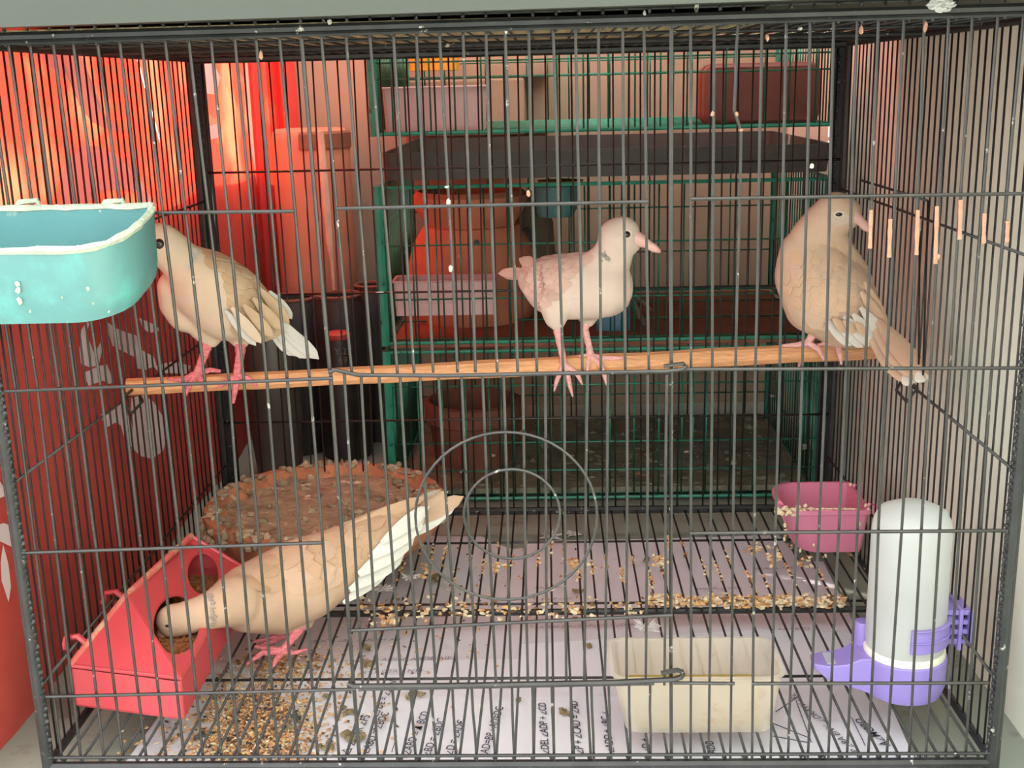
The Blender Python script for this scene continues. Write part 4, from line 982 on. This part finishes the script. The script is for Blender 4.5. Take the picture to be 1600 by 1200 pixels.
# ------------------------------------------------------------------ green cages stacked behind
W_gr = unit_rod('green_wire', 0.0010, m_green, 5)
GX0, GX1, GY0, GY1 = -.1480, .3165, .54, .845
def green_cage(z0, z1, label, hz, nf=12):
    t = thing('green_cage', ((GX0 + GX1) / 2, (GY0 + GY1) / 2, z0), label, 'cage', 'green wire cages stacked behind the black cage')
    b = MB()
    for x in (GX0, GX1):
        for y, r in ((GY0, .0056), (GY1, .0034), (GY0 + .018, .0026)): b.tube([(x, y, z0), (x, y, z1)], r, 8)
    for z in (z0 + .002, z1 - .002):
        b.tube([(GX0, GY0, z), (GX1, GY0, z)], .0020, 6); b.tube([(GX0, GY1, z), (GX1, GY1, z)], .0020, 6)
        b.tube([(GX0, GY0, z), (GX0, GY1, z)], .0020, 6); b.tube([(GX1, GY0, z), (GX1, GY1, z)], .0020, 6)
    fr = b.build('frame', m_green, t)
    n = 36
    for i in range(n):
        x = GX0 + (GX1 - GX0) * (i + .5) / n + random.uniform(-.001, .001)
        if i % 2 == 0 or random.random() < .35: rod(W_gr, (x, GY0, z0), (x, GY0, z1), t)
        if i % 2: rod(W_gr, (x + .003, GY1, z0), (x + .003, GY1, z1), t)
    for i in range(22):
        y = GY0 + .012 + i * .0135
        for x in (GX0, GX1): rod(W_gr, (x, y, z0), (x, y, z1), t)
    for z in hz:
        rod(W_gr, (GX0, GY0 - .001, z), (GX1, GY0 - .001, z), t, 'cross_wire'); rod(W_gr, (GX0, GY1, z + .003), (GX1, GY1, z + .003), t, 'cross_wire')
    for k in range(nf): rod(W_gr, (GX0, GY0 + .012 + k * .3 / nf, z0 + .003), (GX1, GY0 + .012 + k * .3 / nf, z0 + .003), t, 'floor_wire')
    return t
green_cage(.3740, .520, 'topmost green wire cage with a white box and a brick red box in it', (.446, .43))
green_cage(.1560, .3240, 'middle green wire cage holding a big orange clay pot', (.205, .262), 3)
green_cage(-.020, .1500, 'lowest green wire cage with a dark clay pot on a littered floor', (.110, .046, .014), 3)
# trays between the cages
b = MB(); o1 = rrect(GX0 + .008, GY0 - .012, GX1 - .006, GY1, .012, .3300); o2 = rrect(GX0 + .008, GY0 - .020, GX1 - .004, GY1, .012, .3580)
b.loft([o1, o2, rrect(GX0 + .011, GY0 - .017, GX1 - .007, GY1 - .003, .01, .3580), rrect(GX0 + .011, GY0 - .010, GX1 - .009, GY1 - .003, .01, .3345)])
t = thing('cage_tray', (.084, .69, .33), 'black plastic tray slid under the topmost green cage', 'tray'); b.build('body', m_black, t)
b = MB(); b.loft([rrect(GX0 + .012, GY0 - .009, GX1 - .010, GY1 - .004, .01, .3348), rrect(GX0 + .012, GY0 - .009, GX1 - .010, GY1 - .004, .01, .3400)])
for _ in range(60): b.blob((random.uniform(GX0 + .03, GX1 - .02), random.uniform(GY0, GY1 - .02), .340), (.006, .005, .003), 0, .9, 1)
tag(b.build('litter', m_litter, t), kind='stuff')
b = MB(); b.box((GX0 + .004, GY0 + .006, .1510), (GX1 - .004, GY1 - .004, .1550)); o = b.build('shelf_board', m_board, loc=(.084, .69, .153), bevel=.001)
tag(o, 'dusty brown board between the middle and lowest green cages', 'shelf')
b = MB(); b.box((GX0 + .01, GY0 + .01, -.0160), (GX1 - .01, GY1 - .01, -.0100))
for _ in range(260):
    b.blob((random.uniform(GX0 + .02, GX1 - .02), random.uniform(GY0 + .01, GY1 - .02), -.010), (random.uniform(.002, .008), random.uniform(.002, .006), random.uniform(.001, .004)), 0, .9, 1)
tag(b.build('floor_litter', m_soil, loc=(.084, .69, -.016)), 'brown and white litter covering the floor of the lowest green cage', 'litter', kind='stuff')
b = MB()
for u, v, s in ((1145, 723, .006), (1268, 722, .004), (1255, 698, .006), (1072, 706, .003), (868, 840, .002), (1033, 726, .002), (984, 724, .002), (1176, 783, .004), (1205, 618, .004), (770, 712, .004)): b.blob(atY(u, v, .60), (s, s * .6, s * .5), 0, .8, 1)
tag(b.build('white_fluff', m_white, loc=(.1, .6, .02)), 'scattered white fluff on the lowest green cage', 'fluff', kind='stuff')
def box_thing(name, u0, v0, u1, v1, y, dep, mat, label, cat, r=.004, taper=1.0):
    a = atY(u0, v1, y); c = atY(u1, v0, y); x0, x1, z0, z1 = a.x, c.x, a.z, c.z
    root = thing(name, ((x0 + x1) / 2, y + dep / 2, z0), label, cat, 'pinkish white boxes on the green cages' if name == 'feed_box' else None)
    b = MB(); q = (x1 - x0) * (1 - taper) / 2
    b.loft([rrect(x0 + q, y, x1 - q, y + dep, r, z0), rrect(x0, y, x1, y + dep, r, z1), rrect(x0 + .002, y + .002, x1 - .002, y + dep - .002, r * .7, z1), rrect(x0 + q + .002, y + .002, x1 - q - .002, y + dep - .002, r * .7, z0 + .002)])
    b.build('body', mat, root)
    b = MB(); P = rrect(x0 - .0008, y - .0008, x1 + .0008, y + dep + .0008, r, z1 - .001); b.tube(P + [P[0]], .0013, 6); b.build('rim', mat, root)
    return root
box_thing('feed_box', 600, 133, 757, 213, .560, .05, m_pinkbox, 'large pinkish white plastic box inside the topmost green cage', 'box', taper=.96)
box_thing('feed_box', 616, 437, 774, 494, .556, .04, m_pinkbox, 'pinkish white plastic box hung in front of the orange clay pot', 'box', taper=.97)
box_thing('yellow_tub', 636, 40, 714, 111, .70, .06, m_yellow, 'bright yellow plastic tub on the ledge above the white box', 'tub', taper=.9)
box_thing('blue_container', 932, 462, 986, 527, .60, .04, m_blue, 'small blue plastic container on the board behind the middle dove', 'container', .006)
# red box with rounded ends
a = atY(1100, 195, .575); c = atY(1284, 97, .575); b = MB()
def rb(k, y): x0, x1, z0, z1 = a.x + k, c.x - k, a.z + k, c.z - k; P = rrect(x0, z0, x1, z1, .010, 0); return [Vector((p.x, y, p.y)) for p in P]
root = thing('red_box', ((a.x + c.x) / 2, .60, a.z), 'brick red box with rounded corners in the topmost green cage at right', 'box')
b.loft([rb(.003, .575), rb(0, .578), rb(0, .636), rb(.003, .640)]); b.build('body', m_redbox, root)
b = MB(); b.loft([rb(-.0006, .600), rb(-.0014, .601), rb(-.0014, .605), rb(-.0006, .606)]); b.build('lid_seam', m_redbox, root)
b = MB(); b.box((-.165, .852, .36), (.0, .91, .43)); b.box((-.165, .862, .43), (.03, .91, .452))
ld = b.build('masonry_ledge', m_wallback, loc=(-.08, .85, .36), smooth=False, bevel=.003); tag(ld, 'grey masonry ledge behind the topmost green cage at left', 'ledge')
# posts holding the ledge up is the wall itself: ledge built against it
b = MB(); b.box((-.165, .895, .36), (.03, .952, .452)); b.build('bracket', m_wallback, ld, smooth=False)
# clay pots
def pot(name, cu, vtop, vbot, wpx, y, prof, mat, label, sx=1):
    base = atY(cu, vbot, y); top = atY(cu, vtop, y); H = top.z - base.z; s = mmpp(cu, (vtop + vbot) / 2, y); Rr = wpx * s / 2
    root = thing(name, base, label, 'pot', 'clay pots in the green cages'); b = MB(); b.lathe([(r * Rr, base.z + z * H) for r, z in prof], (base.x, base.y, 0), 40, sx=sx); b.build('body', mat, root)
    return root, base, H, Rr
root, bs, H, Rr = pot('clay_pot', 742, 296, 540, 205, .70, [(.45, 0), (.8, .08), (.98, .3), (1, .48), (.9, .66), (.72, .78), (.66, .785), (.80, .87), (.86, .93), (.86, .97), (.78, 1), (.70, .97), (.60, .84), (.7, .7), (.8, .4), (.5, .1), (.01, .06)], m_pot, 'big round orange clay pot with a flared rim in the middle green cage')
b = MB()
p = atY(745, 379, bs.y - Rr * .99); b.lathe([(.0032, -.0012), (.0032, .001)], p, 14, mat3=Matrix.Rotation(R(90), 3, 'X')); b.build('drain_hole_shade', m_jar, root)  # dark disc painted as the shade inside the drain opening
root, bs, H, Rr = pot('clay_pot', 826, 300, 530, 92, .80, [(.5, 0), (.9, .15), (1, .45), (.9, .8), (.7, .92), (.6, 1), (.5, .98), (.6, .8), (.01, .1)], m_greypot, 'grey clay pot with a dark entrance hole behind the orange pot')
b = MB(); p = atY(824, 382, bs.y - Rr * .97); b.lathe([(.014, -.002), (.014, .003)], p, 24, mat3=Matrix.Rotation(R(90), 3, 'X'), sx=.75, sy=1.5); b.build('entrance_hole_shade', m_jar, root)  # dark disc painted for the shaded opening, nothing is cut
pot('clay_pot', 742, 622, 733, 150, .66, [(.62, 0), (.8, .1), (.9, .7), (.92, .72), (1, .74), (1, .98), (.9, 1), (.82, .9), (.78, .2), (.01, .12)], m_darkpot, 'dark red clay pot with a thick rim in the lowest green cage')
b = MB(); base = atY(868, 332, .66)
b.lathe([(.020, -.004), (.024, .004), (.026, .030), (.023, .032), (.020, .008), (.001, .004)], base, 24); r_ = thing('teal_cup', base, 'small teal cup with a yellowish lid hanging in the middle green cage', 'cup')
b.build('body', m_teal, r_); b = MB(); b.lathe([(.025, .0325), (.026, .036), (.001, .038)], base + Vector((.006, 0, 0)), 24); b.build('lid', M('yellowish_lid', (176, 162, 92), .6), r_)
b = MB(); b.tube([atY(984, 452, .62), atY(992, 480, .62), atY(1004, 500, .625), atY(1012, 524, .63)], [.003, .004, .003, .0015], 6); b.tube([atY(985, 455, .62), atY(1005, 472, .62), atY(1020, 486, .62)], [.003, .0025, .001], 6)
tag(b.build('cloth_strip', m_greypot, loc=atY(1000, 490, .62)), 'pale grey cloth strip beside the blue container', 'cloth')

# ------------------------------------------------------------------ things left of the green cages
y = .85; c = atY(498, 420, y); top = atY(498, 200, y)
root = thing('clay_tube', (c.x, y, c.z - .1), 'upright salmon clay tube with a brown band standing behind the left corner', 'pipe'); Rr = 60 * mmpp(498, 300, y)
b = MB(); b.lathe([(Rr * .92, FLOOR + .001), (Rr, .15), (Rr, top.z - .015), (Rr * .95, top.z - .004), (Rr * .85, top.z), (.001, top.z)], (c.x, y, 0), 40); b.build('body', m_tube, root)
b = MB(); rg = []
for k in range(15):
    a = R(-95 + 105 * k / 14); rg.append([Vector((c.x + math.cos(a) * q, y + math.sin(a) * q, z)) for q, z in ((Rr - .001, top.z - .024), (Rr + .002, top.z - .024), (Rr + .002, top.z - .006), (Rr - .001, top.z - .003))])
b.loft(rg); b.build('band', m_tubecap, root)
b = MB(); b.tube([atY(500, 205, .785), atY(508, 300, .785), atY(515, 380, .785), atY(519, 413, .785)], [.0045, .0060, .0050, .0026], 8); b.tube([atY(519, 412, .785), atY(523, 470, .785), atY(528, 640, .785)], .0024, 6)
tag(b.build('stick', m_stick, loc=atY(519, 413, .735)), 'whitewashed stick leaning against the salmon clay tube', 'stick')
for cu, vt, wd, y, lab in ((468, 466, 96, .755, 'soot black clay jar nearest the red banner fold'), (538, 462, 92, .73, 'soot black clay jar in the middle of the dark row'), (588, 446, 70, .80, 'soot black clay jar half hidden by the green cage post')):
    base = atY(cu, 600, y); s = mmpp(cu, 600, y); r0 = wd * s / 2; zt = atY(cu, vt, y).z
    root = thing('clay_jar', (base.x, y, FLOOR), lab, 'jar', 'soot black clay jars in a row'); h = zt - FLOOR; b = MB()
    b.lathe([(r0 * .8, FLOOR + .001), (r0, FLOOR + h * .4), (r0, FLOOR + h * .78), (r0 * .9, FLOOR + h * .9), (r0 * .7, FLOOR + h), (r0 * .6, FLOOR + h), (r0 * .6, FLOOR + h * .9), (.001, FLOOR + h * .88)], (base.x, y, 0), 32)
    b.build('body', m_jar, root)
    b = MB(); P = [Vector((base.x + r0 * .68 * math.cos(a), y + r0 * .68 * math.sin(a), zt + .001)) for a in [2 * math.pi * k / 24 for k in range(25)]]; b.tube(P, .0025, 6); b.build('lip', m_darkpot, root)  # lip's dark red colour stands for red light on the jar rim
y = .64; base = atY(536, 640, y); zt = atY(535, 526, y).z; r0 = 19 * mmpp(536, 560, y)
root = thing('bottle', (base.x, y, FLOOR), 'black bottle with a red lid and pale lettering', 'bottle')
b = MB(); b.lathe([(r0, FLOOR + .001), (r0, zt - .006), (r0 * .95, zt - .002), (.001, zt - .002)], (base.x, y, 0), 28); b.build('body', m_jar, root)
b = MB(); b.lathe([(r0 * .93, zt - .002), (r0 * .98, zt), (r0 * .98, zt + .004), (r0 * .8, zt + .006), (.001, zt + .006)], (base.x, y, 0), 28); b.build('lid', m_lid, root)
for tx, v in (('Y.27', 554), ('69', 567)):
    cu_ = bpy.data.curves.new('lettering', 'FONT'); cu_.body = tx; cu_.size = .0105; cu_.align_x = 'CENTER'; cu_.extrude = .0003
    o = bpy.data.objects.new('tmp', cu_); COL.objects.link(o); dg = bpy.context.evaluated_depsgraph_get(); me = bpy.data.meshes.new_from_object(o.evaluated_get(dg)); bpy.data.objects.remove(o)
    me.materials.clear(); me.materials.append(m_greypot); q = bpy.data.objects.new('lettering', me); COL.objects.link(q); q.parent = root
    q.location = atY(536, v, y - r0 - .0006) - wloc(root); q.rotation_euler = (R(90), 0, 0)
y = .66; base = atY(428, 600, y); zt = atY(428, 478, y).z; r0 = 42 * mmpp(428, 560, y)
root = thing('plastic_jar', (base.x, y, FLOOR), 'smoky grey wrinkled plastic jar beside the red lidded bottle', 'jar')
b = MB(); b.lathe([(r0 * .85, FLOOR + .001), (r0, FLOOR + .06), (r0 * .95, zt - .04), (r0 * .75, zt - .012), (r0 * .5, zt), (.001, zt)], (base.x, y, 0), 30, wob=.05); b.build('body', m_smoke, root)
